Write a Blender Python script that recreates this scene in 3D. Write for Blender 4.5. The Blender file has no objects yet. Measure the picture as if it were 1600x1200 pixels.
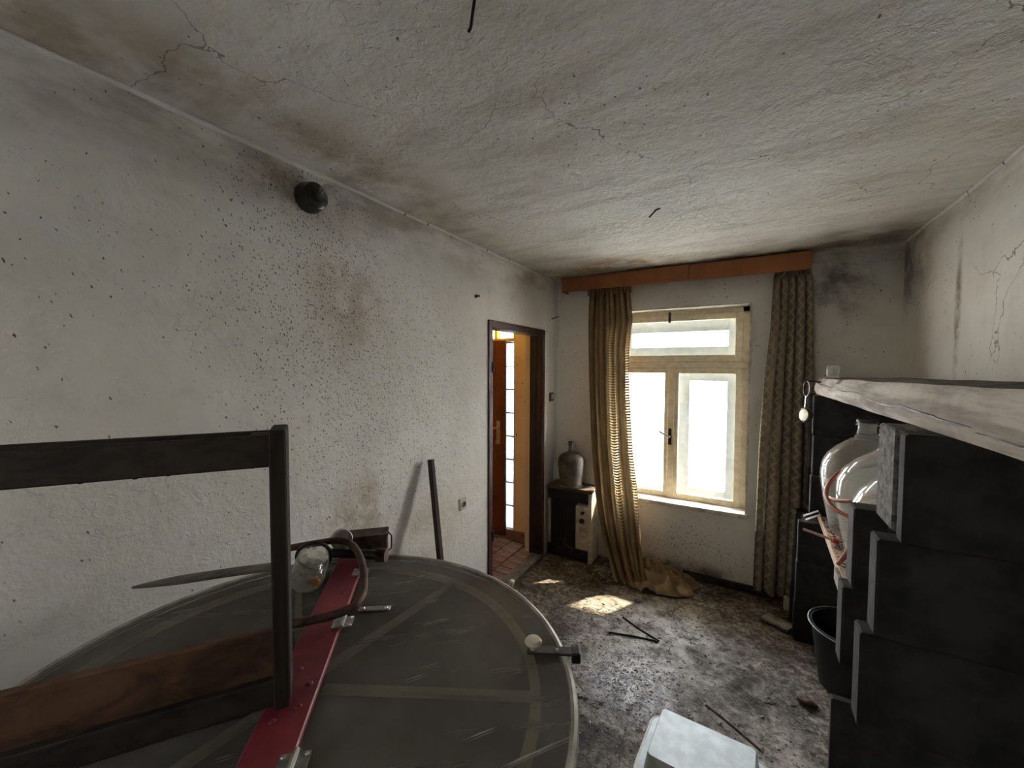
import bpy, bmesh, math, random
from mathutils import Vector, Matrix, noise
random.seed(7)
C = bpy.context.scene
COL = C.collection
PI = math.pi

# ------------------------------------------------------------------ camera, world, sun, exposure
cam_d = bpy.data.cameras.new('camera')
cam = bpy.data.objects.new('camera', cam_d); COL.objects.link(cam)
RX = Vector((0.86451887, 0.50258739, 0.00361214))
UP = Vector((-0.02329547, 0.03289014, 0.99918745))
FW = Vector((-0.50206021, 0.86390055, -0.04014215))
m3 = Matrix((RX, UP, -FW)).transposed()
cam.matrix_world = Matrix.Translation((1.5889, 0, 1.7152)) @ m3.to_4x4()
cam_d.sensor_fit = 'HORIZONTAL'; cam_d.sensor_width = 36; cam_d.lens = 634.34 / 1600 * 36
cam_d.clip_start = 0.02
C.camera = cam

SKY_STRENGTH = 15.0
SUN_STRENGTH = 7.0
w = bpy.data.worlds.new('world'); C.world = w; w.use_nodes = True
nt = w.node_tree; nt.nodes.clear()
bg = nt.nodes.new('ShaderNodeBackground'); out = nt.nodes.new('ShaderNodeOutputWorld')
geo = nt.nodes.new('ShaderNodeNewGeometry'); sep = nt.nodes.new('ShaderNodeSeparateXYZ'); ramp = nt.nodes.new('ShaderNodeValToRGB')
tc = nt.nodes.new('ShaderNodeTexCoord')
nt.links.new(tc.outputs['Generated'], sep.inputs[0]); nt.links.new(sep.outputs[2], ramp.inputs[0])
ramp.color_ramp.elements[0].position = 0.0; ramp.color_ramp.elements[0].color = (1.0, 0.96, 0.89, 1)
ramp.color_ramp.elements[1].position = 0.7; ramp.color_ramp.elements[1].color = (0.74, 0.84, 1.0, 1)
nt.links.new(ramp.outputs[0], bg.inputs[0]); bg.inputs[1].default_value = SKY_STRENGTH
nt.links.new(bg.outputs[0], out.inputs[0])

sun_d = bpy.data.lights.new('sun', 'SUN'); sun_d.energy = SUN_STRENGTH; sun_d.angle = math.radians(1.0); sun_d.color = (1.0, 0.86, 0.62)
sun = bpy.data.objects.new('sun', sun_d); COL.objects.link(sun)
sun.rotation_euler = Vector((-0.36, -0.62, -0.66)).to_track_quat('-Z', 'Y').to_euler()
sun.location = (4, 8, 8)

C.view_settings.view_transform = 'Standard'; C.view_settings.look = 'None'
C.view_settings.gamma = 1; C.view_settings.use_curve_mapping = False
C.view_settings.exposure = 1.95
cy = C.cycles
cy.max_bounces = 14; cy.diffuse_bounces = 8; cy.transparent_max_bounces = 24; cy.sample_clamp_indirect = 12
cy.caustics_reflective = False; cy.caustics_refractive = False
cy.use_denoising = True

def portal(loc, rot, sx, sy):        # guides sampling through a modelled opening, gives off no light itself
    d = bpy.data.lights.new('opening_portal', 'AREA'); d.shape = 'RECTANGLE'; d.size = sx; d.size_y = sy; d.cycles.is_portal = True
    o = bpy.data.objects.new('opening_portal', d); COL.objects.link(o); o.location = loc; o.rotation_euler = rot
portal((1.03, 3.97, 1.40), (-PI/2, 0, 0), 1.14, 1.62)
portal((-0.72, 3.56, 1.2), (-PI/2, 0, 0), 0.8, 2.2)
portal((0.505, -1.46, 1.785), (PI/2, 0, 0), 0.31, 0.37)

# ------------------------------------------------------------------ mesh helpers
class MB:
    def __init__(s): s.bm = bmesh.new(); s.uv = None
    def box(s, x0, x1, y0, y1, z0, z1, bev=0.0, seg=1):
        return s.obox(((x0+x1)/2, (y0+y1)/2, (z0+z1)/2), (x1-x0, y1-y0, z1-z0), None, bev, seg)
    def obox(s, c, d, rot=None, bev=0.0, seg=1):
        M = Matrix.Translation(c) @ (rot.to_4x4() if rot else Matrix.Identity(4)) @ Matrix.Diagonal((d[0], d[1], d[2], 1))
        r = bmesh.ops.create_cube(s.bm, size=1.0, matrix=M)
        if bev > 0:
            es = list({e for v in r['verts'] for e in v.link_edges})
            bmesh.ops.bevel(s.bm, geom=es, offset=bev, segments=seg, affect='EDGES', profile=0.5)
        return s
    def beam(s, a, b, w_, h_, up=(0, 0, 1), bev=0.0):       # box from a to b, w_ sideways, h_ along up
        a, b, up = Vector(a), Vector(b), Vector(up)
        d = (b-a); L = d.length; d.normalize(); sd = up.cross(d).normalized(); u = d.cross(sd)
        return s.obox((a+b)/2, (L, w_, h_), Matrix((d, sd, u)).transposed(), bev)
    def lathe(s, prof, c, axis=(0, 0, 1), n=32, cap0=True, cap1=True):
        ax = Vector(axis).normalized(); q = Vector((0, 0, 1)).rotation_difference(ax); c = Vector(c); rings = []
        for r, h in prof:
            rings.append([s.bm.verts.new(c + q @ Vector((r*math.cos(2*PI*i/n), r*math.sin(2*PI*i/n), h))) for i in range(n)])
        for a, b in zip(rings, rings[1:]):
            for i in range(n): s.bm.faces.new((a[i], a[(i+1) % n], b[(i+1) % n], b[i]))
        if cap0: s.bm.faces.new(rings[0][::-1])
        if cap1: s.bm.faces.new(rings[-1])
        return s
    def tube(s, pts, r, n=10, closed=False):
        pts = [Vector(p) for p in pts]; k = len(pts); rr = r if isinstance(r, (list, tuple)) else [r]*k
        rings = []; nrm = None
        for i, p in enumerate(pts):
            if closed: t = pts[(i+1) % k]-pts[i-1]
            else: t = pts[min(i+1, k-1)]-pts[max(i-1, 0)]
            t.normalize()
            if nrm is None:
                nrm = t.orthogonal().normalized()
            nrm = (nrm - t*nrm.dot(t)).normalized(); bi = t.cross(nrm)
            rings.append([s.bm.verts.new(p + (nrm*math.cos(2*PI*j/n)+bi*math.sin(2*PI*j/n))*rr[i]) for j in range(n)])
        prs = list(zip(rings, rings[1:])) + ([(rings[-1], rings[0])] if closed else [])
        for a, b in prs:
            for j in range(n): s.bm.faces.new((a[j], a[(j+1) % n], b[(j+1) % n], b[j]))
        if not closed: s.bm.faces.new(rings[0][::-1]); s.bm.faces.new(rings[-1])
        return s
    def sphere(s, c, r, sc=(1, 1, 1), u=16, v=10):
        bmesh.ops.create_uvsphere(s.bm, u_segments=u, v_segments=v, radius=r, matrix=Matrix.Translation(c) @ Matrix.Diagonal((*sc, 1)))
        return s
    def prism(s, poly, z0, z1, bev=0):
        a = [s.bm.verts.new((x, y, z0)) for x, y in poly]; b = [s.bm.verts.new((x, y, z1)) for x, y in poly]; n = len(poly)
        s.bm.faces.new(a[::-1]); s.bm.faces.new(b)
        for i in range(n): s.bm.faces.new((a[i], a[(i+1) % n], b[(i+1) % n], b[i]))
        return s
    def loft(s, rings, cap0=True, cap1=True, closed=True):
        R = [[s.bm.verts.new(p) for p in r] for r in rings]; n = len(R[0])
        for a, b in zip(R, R[1:]):
            for i in range(n if closed else n-1): s.bm.faces.new((a[i], a[(i+1) % n], b[(i+1) % n], b[i]))
        if cap0: s.bm.faces.new(R[0][::-1])
        if cap1: s.bm.faces.new(R[-1])
        return s
    def jitter(s, amp, sc=8.0, seed=0):
        for v in s.bm.verts:
            v.co += noise.noise_vector(v.co*sc + Vector((seed*3.1, seed*1.7, seed)))*amp
        return s
    def build(s, name, m, parent=None, smooth=False, angle=0.6):
        bmesh.ops.recalc_face_normals(s.bm, faces=s.bm.faces)
        me = bpy.data.meshes.new(name)
        off = WL(parent)
        for v in s.bm.verts: v.co -= off
        if smooth:
            for f in s.bm.faces: f.smooth = True
            for e in s.bm.edges:
                if len(e.link_faces) == 2 and e.calc_face_angle(0) > angle: e.smooth = False
        s.bm.to_mesh(me); s.bm.free()
        me.materials.append(m)
        o = bpy.data.objects.new(name, me); COL.objects.link(o)
        if parent: o.parent = parent
        return o
def WL(o):
    v = Vector((0, 0, 0))
    while o: v += o.location; o = o.parent
    return v
def thing(name, label, cat, loc, group=None):
    o = bpy.data.objects.new(name, None); COL.objects.link(o); o.location = loc; o.empty_display_size = 0.05
    o['label'] = label; o['category'] = cat
    if group: o['group'] = group
    return o
def tag(o, label, cat, group=None):
    o['label'] = label; o['category'] = cat
    if group: o['group'] = group
    return o
def struct(o): o['kind'] = 'structure'; return o
def sempty(name, loc):
    o = bpy.data.objects.new(name, None); COL.objects.link(o); o.location = loc; o['kind'] = 'structure'; return o
def smooth_pts(p, k=6):
    p = [Vector(q) for q in p]; r = []
    for i in range(len(p)-1):
        a, b, c, d = p[max(i-1, 0)], p[i], p[i+1], p[min(i+2, len(p)-1)]
        for j in range(k):
            t = j/k; r.append(0.5*((2*b)+(c-a)*t+(2*a-5*b+4*c-d)*t*t+(3*b-a-3*c+d)*t**3))
    r.append(p[-1]); return r
def lerp_table(tb, t):
    for a, b in zip(tb, tb[1:]):
        if t <= b[0]:
            f = (t-a[0])/(b[0]-a[0]); f = max(0, min(1, f)); return [x+(y-x)*f for x, y in zip(a[1:], b[1:])]
    return list(tb[-1][1:])

# ------------------------------------------------------------------ material helpers
class NM:
    def __init__(s, name, rough=0.7, metal=0.0, spec=0.3):
        s.m = bpy.data.materials.new(name); s.m.use_nodes = True; s.t = s.m.node_tree
        s.b = s.t.nodes['Principled BSDF']; s.out = s.t.nodes['Material Output']
        s.b.inputs['Roughness'].default_value = rough; s.b.inputs['Metallic'].default_value = metal
        s.b.inputs['Specular IOR Level'].default_value = spec
        s.tc = s.t.nodes.new('ShaderNodeTexCoord')
    def N(s, ty, ins=None, **props):
        n = s.t.nodes.new(ty)
        for k, v in props.items(): setattr(n, k, v)
        for k, v in (ins or {}).items(): s.set(n.inputs[k], v)
        return n
    def set(s, sock, v):
        if isinstance(v, bpy.types.NodeSocket): s.t.links.new(v, sock)
        elif isinstance(v, tuple) and len(v) == 3 and sock.type == 'RGBA': sock.default_value = (*v, 1)
        else: sock.default_value = v
    def obj(s, scale=(1, 1, 1), loc=(0, 0, 0)):
        return s.N('ShaderNodeMapping', {0: s.tc.outputs['Object'], 'Scale': scale, 'Location': loc}).outputs[0]
    def noise(s, v, scale, detail=4, rough=0.55, dist=0.0):
        return s.N('ShaderNodeTexNoise', {'Vector': v, 'Scale': scale, 'Detail': detail, 'Roughness': rough, 'Distortion': dist}).outputs[0]
    def ramp(s, f, a, b, lo=0.0, hi=1.0):
        return s.N('ShaderNodeMapRange', {0: f, 1: a, 2: b, 3: lo, 4: hi}, interpolation_type='SMOOTHSTEP').outputs[0]
    def math(s, op, a, b=0.0):
        return s.N('ShaderNodeMath', {0: a, 1: b}, operation=op).outputs[0]
    def mix(s, f, a, b, mode='MIX'):
        n = s.N('ShaderNodeMix', data_type='RGBA', blend_type=mode)
        s.set(n.inputs[0], f); s.set(n.inputs[6], a); s.set(n.inputs[7], b); return n.outputs[2]
    def color(s, c): s.set(s.b.inputs['Base Color'], c); return s
    def bump(s, h, strength=0.3, dist=0.01):
        n = s.N('ShaderNodeBump', {'Strength': strength, 'Distance': dist, 'Height': h}); s.t.links.new(n.outputs[0], s.b.inputs['Normal']); return s
    def spot(s, c, rad, scale=3.0, dist=0.25):           # blotchy stain centred at c, radii rad
        p = s.obj(tuple(1/r for r in rad), tuple(-q/r for q, r in zip(c, rad)))
        L = s.N('ShaderNodeVectorMath', {0: p}, operation='LENGTH').outputs['Value']
        n = s.noise(s.obj(), scale, 5, 0.65)
        return s.math('MULTIPLY', s.ramp(L, 1.0, 0.15), s.ramp(n, 0.35, 0.65))
def simple(name, c, rough=0.6, metal=0.0, var=0.25, scale=12, bump=0.15, spec=0.3, stretch=(1, 1, 1), c2=None):
    k = NM(name, rough, metal, spec); v = k.obj(stretch)
    n = k.noise(v, scale, 5, 0.6)
    dark = c2 if c2 else tuple(x*(1-var*1.6) for x in c)
    k.color(k.mix(k.ramp(n, 0.3, 0.7), dark, c))
    if bump: k.bump(k.noise(v, scale*3, 4, 0.6), bump, 0.004)
    return k.m
def wood(name, c, c2, axis='x', scale=18, rough=0.7, bump=0.25, dirt=0.3):
    k = NM(name, rough, 0, 0.2)
    st = {'x': (0.06, 1, 1), 'y': (1, 0.06, 1), 'z': (1, 1, 0.06)}[axis]
    v = k.obj(st); n = k.noise(v, scale, 6, 0.65, 0.6); f = k.noise(v, scale*5, 3, 0.6)
    col = k.mix(k.ramp(n, 0.32, 0.68), c2, c)
    d = k.noise(k.obj(), 7, 5, 0.6)
    col = k.mix(k.math('MULTIPLY', k.ramp(d, 0.5, 0.75), dirt), col, tuple(x*0.25 for x in c2))
    k.color(col); k.bump(k.math('ADD', n, k.math('MULTIPLY', f, 0.5)), bump, 0.004)
    return k.m
def plaster(name, base, light, stains=(), soot_z=None, specks=None, cracks=False, relief=0.5, streak=False, plane='yz'):
    k = NM(name, 0.92, 0, 0.1); P = k.obj()
    n1 = k.noise(P, 1.3, 5, 0.6, 0.3); n2 = k.noise(P, 9, 5, 0.6)
    col = k.mix(k.ramp(n1, 0.3, 0.7), base, light)
    col = k.mix(k.math('MULTIPLY', k.ramp(n2, 0.5, 0.8), 0.30), col, tuple(x*0.62 for x in base))
    if streak:
        sn = k.noise(k.obj((0.55, 2.6, 1)), 2.2, 6, 0.65, 0.3)
        col = k.mix(k.math('MULTIPLY', k.ramp(sn, 0.46, 0.68), 0.45), col, (0.34, 0.30, 0.235))
    if soot_z:
        z = k.N('ShaderNodeSeparateXYZ', {0: P}).outputs[2]
        f = k.math('MULTIPLY', k.ramp(z, soot_z[0], soot_z[1]), k.ramp(k.noise(k.obj((1, .7, 2.0)), 2.4, 6, 0.68), 0.36, 0.66))
        col = k.mix(k.math('MULTIPLY', f, soot_z[2]), col, (0.20, 0.155, 0.10))
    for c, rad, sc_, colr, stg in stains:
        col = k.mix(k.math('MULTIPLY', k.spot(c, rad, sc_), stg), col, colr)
    if specks:
        dens = k.ramp(k.noise(P, 1.7, 3, 0.5), 0.45, 0.75, specks[1], specks[1]+0.07)
        for c, rad in specks[2:]:
            p = k.obj(tuple(1/r for r in rad), tuple(-q/r for q, r in zip(c, rad)))
            L = k.N('ShaderNodeVectorMath', {0: p}, operation='LENGTH').outputs['Value']
            dens = k.math('ADD', dens, k.ramp(L, 1.0, 0.0, 0.0, 0.5))
        for sc_, rr in ((specks[0], 0.20), (specks[0]*1.8, 0.30)):
            sx = k.N('ShaderNodeSeparateXYZ', {0: P}).outputs; ia, ib = {'yz': (1, 2), 'xz': (0, 2), 'xy': (0, 1)}[plane]
            jt = k.math('MULTIPLY', k.math('SUBTRACT', k.noise(P, 120, 2, 0.6), 0.5), 0.014)
            pv = k.N('ShaderNodeCombineXYZ', {0: k.math('ADD', sx[ia], jt), 1: k.math('MULTIPLY', k.math('SUBTRACT', sx[ib], jt), 0.5), 2: 0.0}).outputs[0]
            vo = k.N('ShaderNodeTexVoronoi', {'Vector': pv, 'Scale': sc_}, voronoi_dimensions='2D')
            rnd = k.N('ShaderNodeSeparateColor', {0: vo.outputs['Color']}).outputs
            hit = k.math('LESS_THAN', vo.outputs['Distance'], k.math('MULTIPLY', rnd[1], rr))
            on = k.math('LESS_THAN', rnd[0], dens)
            col = k.mix(k.math('MULTIPLY', k.math('MULTIPLY', hit, on), 0.85), col, (0.07, 0.04, 0.025))
    if cracks:
        dv = k.N('ShaderNodeVectorMath', {0: P, 1: k.N('ShaderNodeVectorMath', {0: k.N('ShaderNodeTexNoise', {'Vector': P, 'Scale': 5.0, 'Detail': 5.0}).outputs['Color'], 1: (0.28, 0.28, 0.0)}, operation='MULTIPLY').outputs[0]}, operation='ADD').outputs[0]
        vo = k.N('ShaderNodeTexVoronoi', {'Vector': dv, 'Scale': 1.35}, feature='DISTANCE_TO_EDGE')
        cr = k.math('MULTIPLY', k.ramp(vo.outputs['Distance'], 0.0035, 0.0005), k.ramp(k.noise(P, 1.9, 3, 0.6), 0.46, 0.58))
        col = k.mix(k.math('MULTIPLY', cr, 0.75), col, (0.10, 0.085, 0.07))
    k.color(col)
    # hand-trowelled relief
    r1 = k.noise(k.obj((1, 1, 1)), 6, 5, 0.6, 0.4); r2 = k.noise(P, 26, 6, 0.66, 0.25)
    r3 = k.math('MULTIPLY', k.ramp(k.noise(P, 24, 3, 0.6, 0.6), 0.56, 0.62), k.ramp(k.noise(P, 2.5, 3, 0.6), 0.45, 0.6))
    h = k.math('ADD', k.math('MULTIPLY', r1, 1.5), k.math('ADD', k.math('MULTIPLY', r2, 0.8), k.math('MULTIPLY', r3, 0.22)))
    k.bump(h, relief, 0.012)
    return k.m

M = {}
WALLC = (0.65, 0.625, 0.575); WALLL = (0.77, 0.755, 0.72)
M['wall_left'] = plaster('wall_left_plaster', WALLC, WALLL, [
    ((0, 1.02, 2.47), (0.3, 0.34, 0.26), 4, (0.15, 0.10, 0.055), 0.75),
    ((0, 1.28, 1.02), (0.3, 0.30, 0.26), 5, (0.28, 0.19, 0.09), 0.7),
    ((0, 1.75, 0.75), (0.3, 0.5, 0.35), 5, (0.42, 0.35, 0.24), 0.5),
    ((0, 1.25, 2.05), (0.3, 0.30, 0.45), 6, (0.30, 0.21, 0.13), 0.5)],
    (2.2, 2.53, 0.7), (78, 0.012, ((0, 1.05, 2.15), (0.3, 0.55, 0.75)), ((0, 1.5, 1.6), (0.4, 0.9, 0.9))), False, 0.62)
M['wall_back'] = plaster('wall_back_plaster', (0.60, 0.575, 0.52), (0.70, 0.675, 0.62), [
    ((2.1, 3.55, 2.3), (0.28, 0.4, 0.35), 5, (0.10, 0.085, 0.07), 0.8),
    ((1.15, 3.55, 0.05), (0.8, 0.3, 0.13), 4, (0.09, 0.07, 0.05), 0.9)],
    (2.3, 2.53, 0.7), (60, 0.012, ((1.2, 3.55, 0.2), (0.6, 0.4, 0.35))), False, 0.35, plane='xz')
M['wall_right'] = plaster('wall_right_plaster', (0.60, 0.58, 0.525), (0.71, 0.69, 0.635), [
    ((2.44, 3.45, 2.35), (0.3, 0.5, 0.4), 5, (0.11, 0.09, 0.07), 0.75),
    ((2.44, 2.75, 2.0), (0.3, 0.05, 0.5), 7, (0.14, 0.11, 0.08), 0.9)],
    (2.3, 2.53, 0.5), (60, 0.010), True, 0.4)
M['ceiling'] = plaster('ceiling_plaster', (0.58, 0.55, 0.49), (0.68, 0.66, 0.61), [
    ((0.65, 3.22, 2.53), (0.75, 0.32, 0.5), 5, (0.30, 0.19, 0.08), 0.85),
    ((0.10, 3.30, 2.53), (0.35, 0.35, 0.5), 4, (0.20, 0.15, 0.09), 0.7),
    ((2.2, 3.3, 2.53), (0.45, 0.45, 0.5), 4, (0.12, 0.10, 0.075), 0.7),
    ((0.12, 0.9, 2.53), (0.40, 2.2, 0.5), 3, (0.26, 0.20, 0.13), 0.75),
    ((1.4, 3.45, 2.53), (1.2, 0.2, 0.5), 4, (0.16, 0.12, 0.08), 0.7)],
    None, (60, 0.002), True, 1.0, streak=True, plane='xy')
M['plain_plaster'] = plaster('hall_plaster', (0.76, 0.65, 0.46), (0.82, 0.71, 0.52), [], None, (26, 0.012), False, 0.3, plane='xz')
M['reveal'] = plaster('reveal_plaster', (0.60, 0.585, 0.54), (0.68, 0.66, 0.62), [], None, (30, 0.05), False, 0.3)

def floor_material():
    k = NM('floor_dirt', 0.9, 0, 0.2); P = k.obj()
    a = k.noise(P, 3.2, 8, 0.7, 0.5); b = k.noise(P, 28, 8, 0.75, 0.4); c = k.noise(P, 1.2, 3, 0.5); d = k.noise(P, 90, 4, 0.7)
    col = k.mix(k.ramp(a, 0.30, 0.62), (0.064, 0.047, 0.033), (0.45, 0.395, 0.325))
    col = k.mix(k.ramp(b, 0.44, 0.60), k.mix(0.75, col, (0.03, 0.024, 0.018)), col)
    col = k.mix(k.math('MULTIPLY', k.ramp(d, 0.55, 0.72), 0.5), col, (0.50, 0.48, 0.44))
    for cc, rad, sc, colr, st in [
        ((1.07, 2.20, 0), (0.34, 0.38, 1), 16, (0.82, 0.83, 0.86), 1.0),
        ((1.15, 2.65, 0), (0.85, 0.65, 1), 9, (0.60, 0.565, 0.51), 0.8),
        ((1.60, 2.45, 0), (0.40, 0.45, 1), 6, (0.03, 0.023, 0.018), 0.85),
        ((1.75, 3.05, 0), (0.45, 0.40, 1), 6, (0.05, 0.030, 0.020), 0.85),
        ((1.75, 2.05, 0), (0.5, 0.40, 1), 8, (0.48, 0.43, 0.38), 0.7),
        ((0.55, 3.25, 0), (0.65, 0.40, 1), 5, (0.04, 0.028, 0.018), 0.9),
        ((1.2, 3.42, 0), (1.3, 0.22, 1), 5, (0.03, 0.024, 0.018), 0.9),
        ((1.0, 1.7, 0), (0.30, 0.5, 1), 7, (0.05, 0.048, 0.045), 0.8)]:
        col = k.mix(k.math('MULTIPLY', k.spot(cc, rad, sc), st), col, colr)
    k.color(col)
    k.bump(k.math('ADD', k.math('MULTIPLY', a, 1.0), k.math('ADD', k.math('MULTIPLY', b, 0.9), k.math('MULTIPLY', d, 0.25))), 0.9, 0.02)
    return k.m
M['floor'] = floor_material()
M['frame_red'] = simple('brown_steel_paint', (0.085, 0.030, 0.022), 0.45, 0, 0.3, 14, 0.1, 0.4)
M['frame_dark'] = simple('dark_brown_lining', (0.030, 0.017, 0.013), 0.5, 0, 0.3, 14, 0.1, 0.4)
M['leaf'] = wood('red_brown_door', (0.20, 0.066, 0.036), (0.13, 0.042, 0.026), 'z', 10, 0.45, 0.08, 0.35)
M['leaf_edge'] = simple('dark_door_edge', (0.03, 0.017, 0.013), 0.6)
M['chrome'] = simple('dull_chrome', (0.62, 0.61, 0.58), 0.32, 0.9, 0.25, 30, 0.05, 0.5)
M['steel'] = simple('dull_zinc', (0.42, 0.41, 0.38), 0.42, 0.85, 0.3, 40, 0.08, 0.5)
M['tile'] = simple('red_clay_tile', (0.38, 0.22, 0.165), 0.75, 0, 0.45, 9, 0.2, c2=(0.20, 0.135, 0.105))
M['grout'] = simple('dirty_grout', (0.16, 0.12, 0.10), 0.9)
M['stone'] = simple('worn_threshold_stone', (0.26, 0.235, 0.205), 0.85, 0, 0.4, 16, 0.35)
M['window_paint'] = simple('aged_cream_paint', (0.76, 0.69, 0.53), 0.5, 0, 0.22, 20, 0.2, c2=(0.62, 0.53, 0.36))
M['outer_paint'] = simple('bluish_outer_paint', (0.26, 0.30, 0.34), 0.5, 0, 0.1, 20, 0.1)
M['sill'] = simple('white_sill_paint', (0.68, 0.65, 0.58), 0.6, 0, 0.2, 16, 0.25, c2=(0.42, 0.38, 0.31))
def glassy(name, tint=(1, 1, 1), dust=0.05, dustc=(0.8, 0.8, 0.78), dscale=6, rough=0.02, ior=1.45, dirt_lo=0.45):
    k = NM(name); t = k.t; t.nodes.remove(k.b)
    tr = k.N('ShaderNodeBsdfTransparent', {0: tint}); gl = k.N('ShaderNodeBsdfGlossy', {0: (1, 1, 1), 'Roughness': rough})
    lw = k.N('ShaderNodeLayerWeight', {0: 0.5}); r0 = ((ior-1)/(ior+1))**2
    fr = k.math('ADD', r0, k.math('MULTIPLY', k.math('POWER', lw.outputs['Facing'], 5.0), 1-r0)); mx = k.N('ShaderNodeMixShader', {0: fr, 1: tr.outputs[0], 2: gl.outputs[0]})
    df = k.N('ShaderNodeBsdfDiffuse', {0: dustc}); tl = k.N('ShaderNodeBsdfTranslucent', {0: dustc}); dm = k.N('ShaderNodeMixShader', {0: 0.5, 1: df.outputs[0], 2: tl.outputs[0]})
    n = k.noise(k.obj(), dscale, 6, 0.65)
    f = k.math('MULTIPLY', k.ramp(n, dirt_lo-0.2, dirt_lo+0.3), dust)
    m2 = k.N('ShaderNodeMixShader', {0: f, 1: mx.outputs[0], 2: dm.outputs[0]})
    t.links.new(m2.outputs[0], k.out.inputs[0]); return k.m
M['pane'] = glassy('dirty_pane', (1, 1, 1), 0.014, (0.75, 0.76, 0.74), 5)
M['pane_yellow'] = glassy('yellow_pane', (0.95, 0.72, 0.28), 0.3, (0.7, 0.5, 0.2), 12)
M['glass'] = glassy('demijohn_glass', (0.92, 0.94, 0.93), 0.27, (0.60, 0.575, 0.52), 1.2, 0.07, 1.45, 0.25)
M['clear_glass'] = glassy('clear_glass', (0.93, 0.93, 0.91), 0.22, (0.7, 0.7, 0.65), 10)
M['jar'] = glassy('cloudy_plastic', (0.85, 0.84, 0.78), 0.36, (0.62, 0.60, 0.54), 6, 0.10, 1.5, 0.3)
M['glass_block'] = glassy('ribbed_glass_block', (0.42, 0.47, 0.50), 0.75, (0.42, 0.46, 0.48), 60, 0.1)
M['block'] = simple('dark_grey_concrete', (0.046, 0.045, 0.043), 0.92, 0, 0.35, 10, 0.45, 0.15)
M['speckle'] = simple('speckled_concrete', (0.20, 0.195, 0.185), 0.92, 0, 0.6, 55, 0.7, 0.15, c2=(0.05, 0.05, 0.048))
M['edge_conc'] = simple('pale_web_concrete', (0.20, 0.19, 0.18), 0.9, 0, 0.3, 25, 0.3, 0.15)  # paler grey for the webs of the far upper blocks
M['beam'] = None
M['black_plastic'] = simple('black_plastic', (0.016, 0.017, 0.019), 0.42, 0, 0.3, 8, 0.05, 0.4)
M['black_enamel'] = simple('black_enamel', (0.012, 0.012, 0.013), 0.35, 0, 0.3, 14, 0.05, 0.4)
M['cream'] = simple('cream_enamel', (0.55, 0.50, 0.40), 0.5, 0, 0.25, 16, 0.1, c2=(0.33, 0.28, 0.20))
M['brown_top'] = simple('rusty_brown_sheet', (0.10, 0.065, 0.045), 0.6, 0, 0.4, 14, 0.2)
M['dusty_bottle'] = simple('dusty_brown_glass', (0.13, 0.105, 0.082), 0.55, 0, 0.5, 12, 0.2, 0.4, c2=(0.045, 0.034, 0.026))
M['hose'] = simple('red_rubber', (0.42, 0.14, 0.09), 0.55, 0, 0.2, 20, 0.05)
M['pink_wood'] = simple('pinkish_wood', (0.46, 0.29, 0.20), 0.7, 0, 0.25, 20, 0.1)
M['red_plastic'] = simple('red_plastic', (0.5, 0.05, 0.04), 0.4)
M['tray'] = simple('pale_blue_plastic', (0.62, 0.68, 0.68), 0.5, 0, 0.16, 14, 0.1, c2=(0.45, 0.50, 0.49))
M['rust'] = simple('rusty_iron', (0.115, 0.060, 0.040), 0.6, 0.3, 0.5, 25, 0.3)
M['rust_box'] = simple('flaking_rusty_tin', (0.16, 0.11, 0.075), 0.75, 0.1, 0.7, 22, 0.4, c2=(0.035, 0.025, 0.02))
M['red_bar'] = simple('dark_red_paint', (0.235, 0.030, 0.038), 0.5, 0, 0.25, 10, 0.1, 0.35)
M['dark_steel'] = simple('dark_oily_steel', (0.05, 0.046, 0.042), 0.5, 0.5, 0.4, 25, 0.15)
M['drum'] = simple('galvanised_drum', (0.12, 0.12, 0.11), 0.5, 0.5, 0.3, 10, 0.05)
M['rim'] = simple('pale_drum_rim', (0.40, 0.38, 0.32), 0.55, 0.1, 0.25, 20, 0.1)
M['cage'] = simple('cream_cage_wire', (0.72, 0.68, 0.52), 0.6, 0, 0.15, 20, 0)
M['ivory'] = simple('ivory_plastic', (0.60, 0.54, 0.41), 0.4, 0, 0.15, 20, 0)
M['orange'] = simple('orange_cap', (0.62, 0.27, 0.06), 0.5)
M['post_wood'] = wood('old_dark_post_wood', (0.036, 0.026, 0.019), (0.015, 0.011, 0.009), 'z', 22, 0.75, 0.35)
M['rail_wood'] = wood('old_dark_rail_wood', (0.038, 0.028, 0.021), (0.016, 0.012, 0.010), 'y', 22, 0.75, 0.35)
M['brown_wood'] = wood('brown_board_wood', (0.13, 0.068, 0.036), (0.060, 0.031, 0.018), 'y', 16, 0.65, 0.3, 0.5)
M['grey_wood'] = wood('weathered_grey_stick', (0.19, 0.17, 0.14), (0.10, 0.085, 0.07), 'y', 22, 0.8, 0.2)
M['bar_wood'] = wood('dark_leaning_bar', (0.060, 0.045, 0.034), (0.03, 0.022, 0.017), 'z', 22, 0.75, 0.2)
M['pelmet'] = wood('orange_brown_veneer', (0.34, 0.135, 0.048), (0.25, 0.095, 0.034), 'z', 2.2, 0.5, 0.03, 0.2)
M['plank'] = wood('dusty_plank', (0.40, 0.28, 0.20), (0.22, 0.145, 0.10), 'y', 14, 0.8, 0.3, 0.5)
M['bakelite'] = simple('black_bakelite', (0.016, 0.014, 0.012), 0.25, 0, 0.2, 10, 0, 0.5)
M['switch'] = simple('brown_bakelite', (0.075, 0.045, 0.032), 0.4)
M['socket'] = simple('yellowed_socket', (0.58, 0.52, 0.42), 0.45, 0, 0.1)
M['hole'] = simple('socket_dark', (0.03, 0.027, 0.024), 0.7)
M['wire'] = simple('dark_wire', (0.02, 0.018, 0.016), 0.6, 0.3)
M['skirt'] = simple('dark_skirting', (0.045, 0.037, 0.030), 0.8, 0, 0.4, 14, 0.3)
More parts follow.
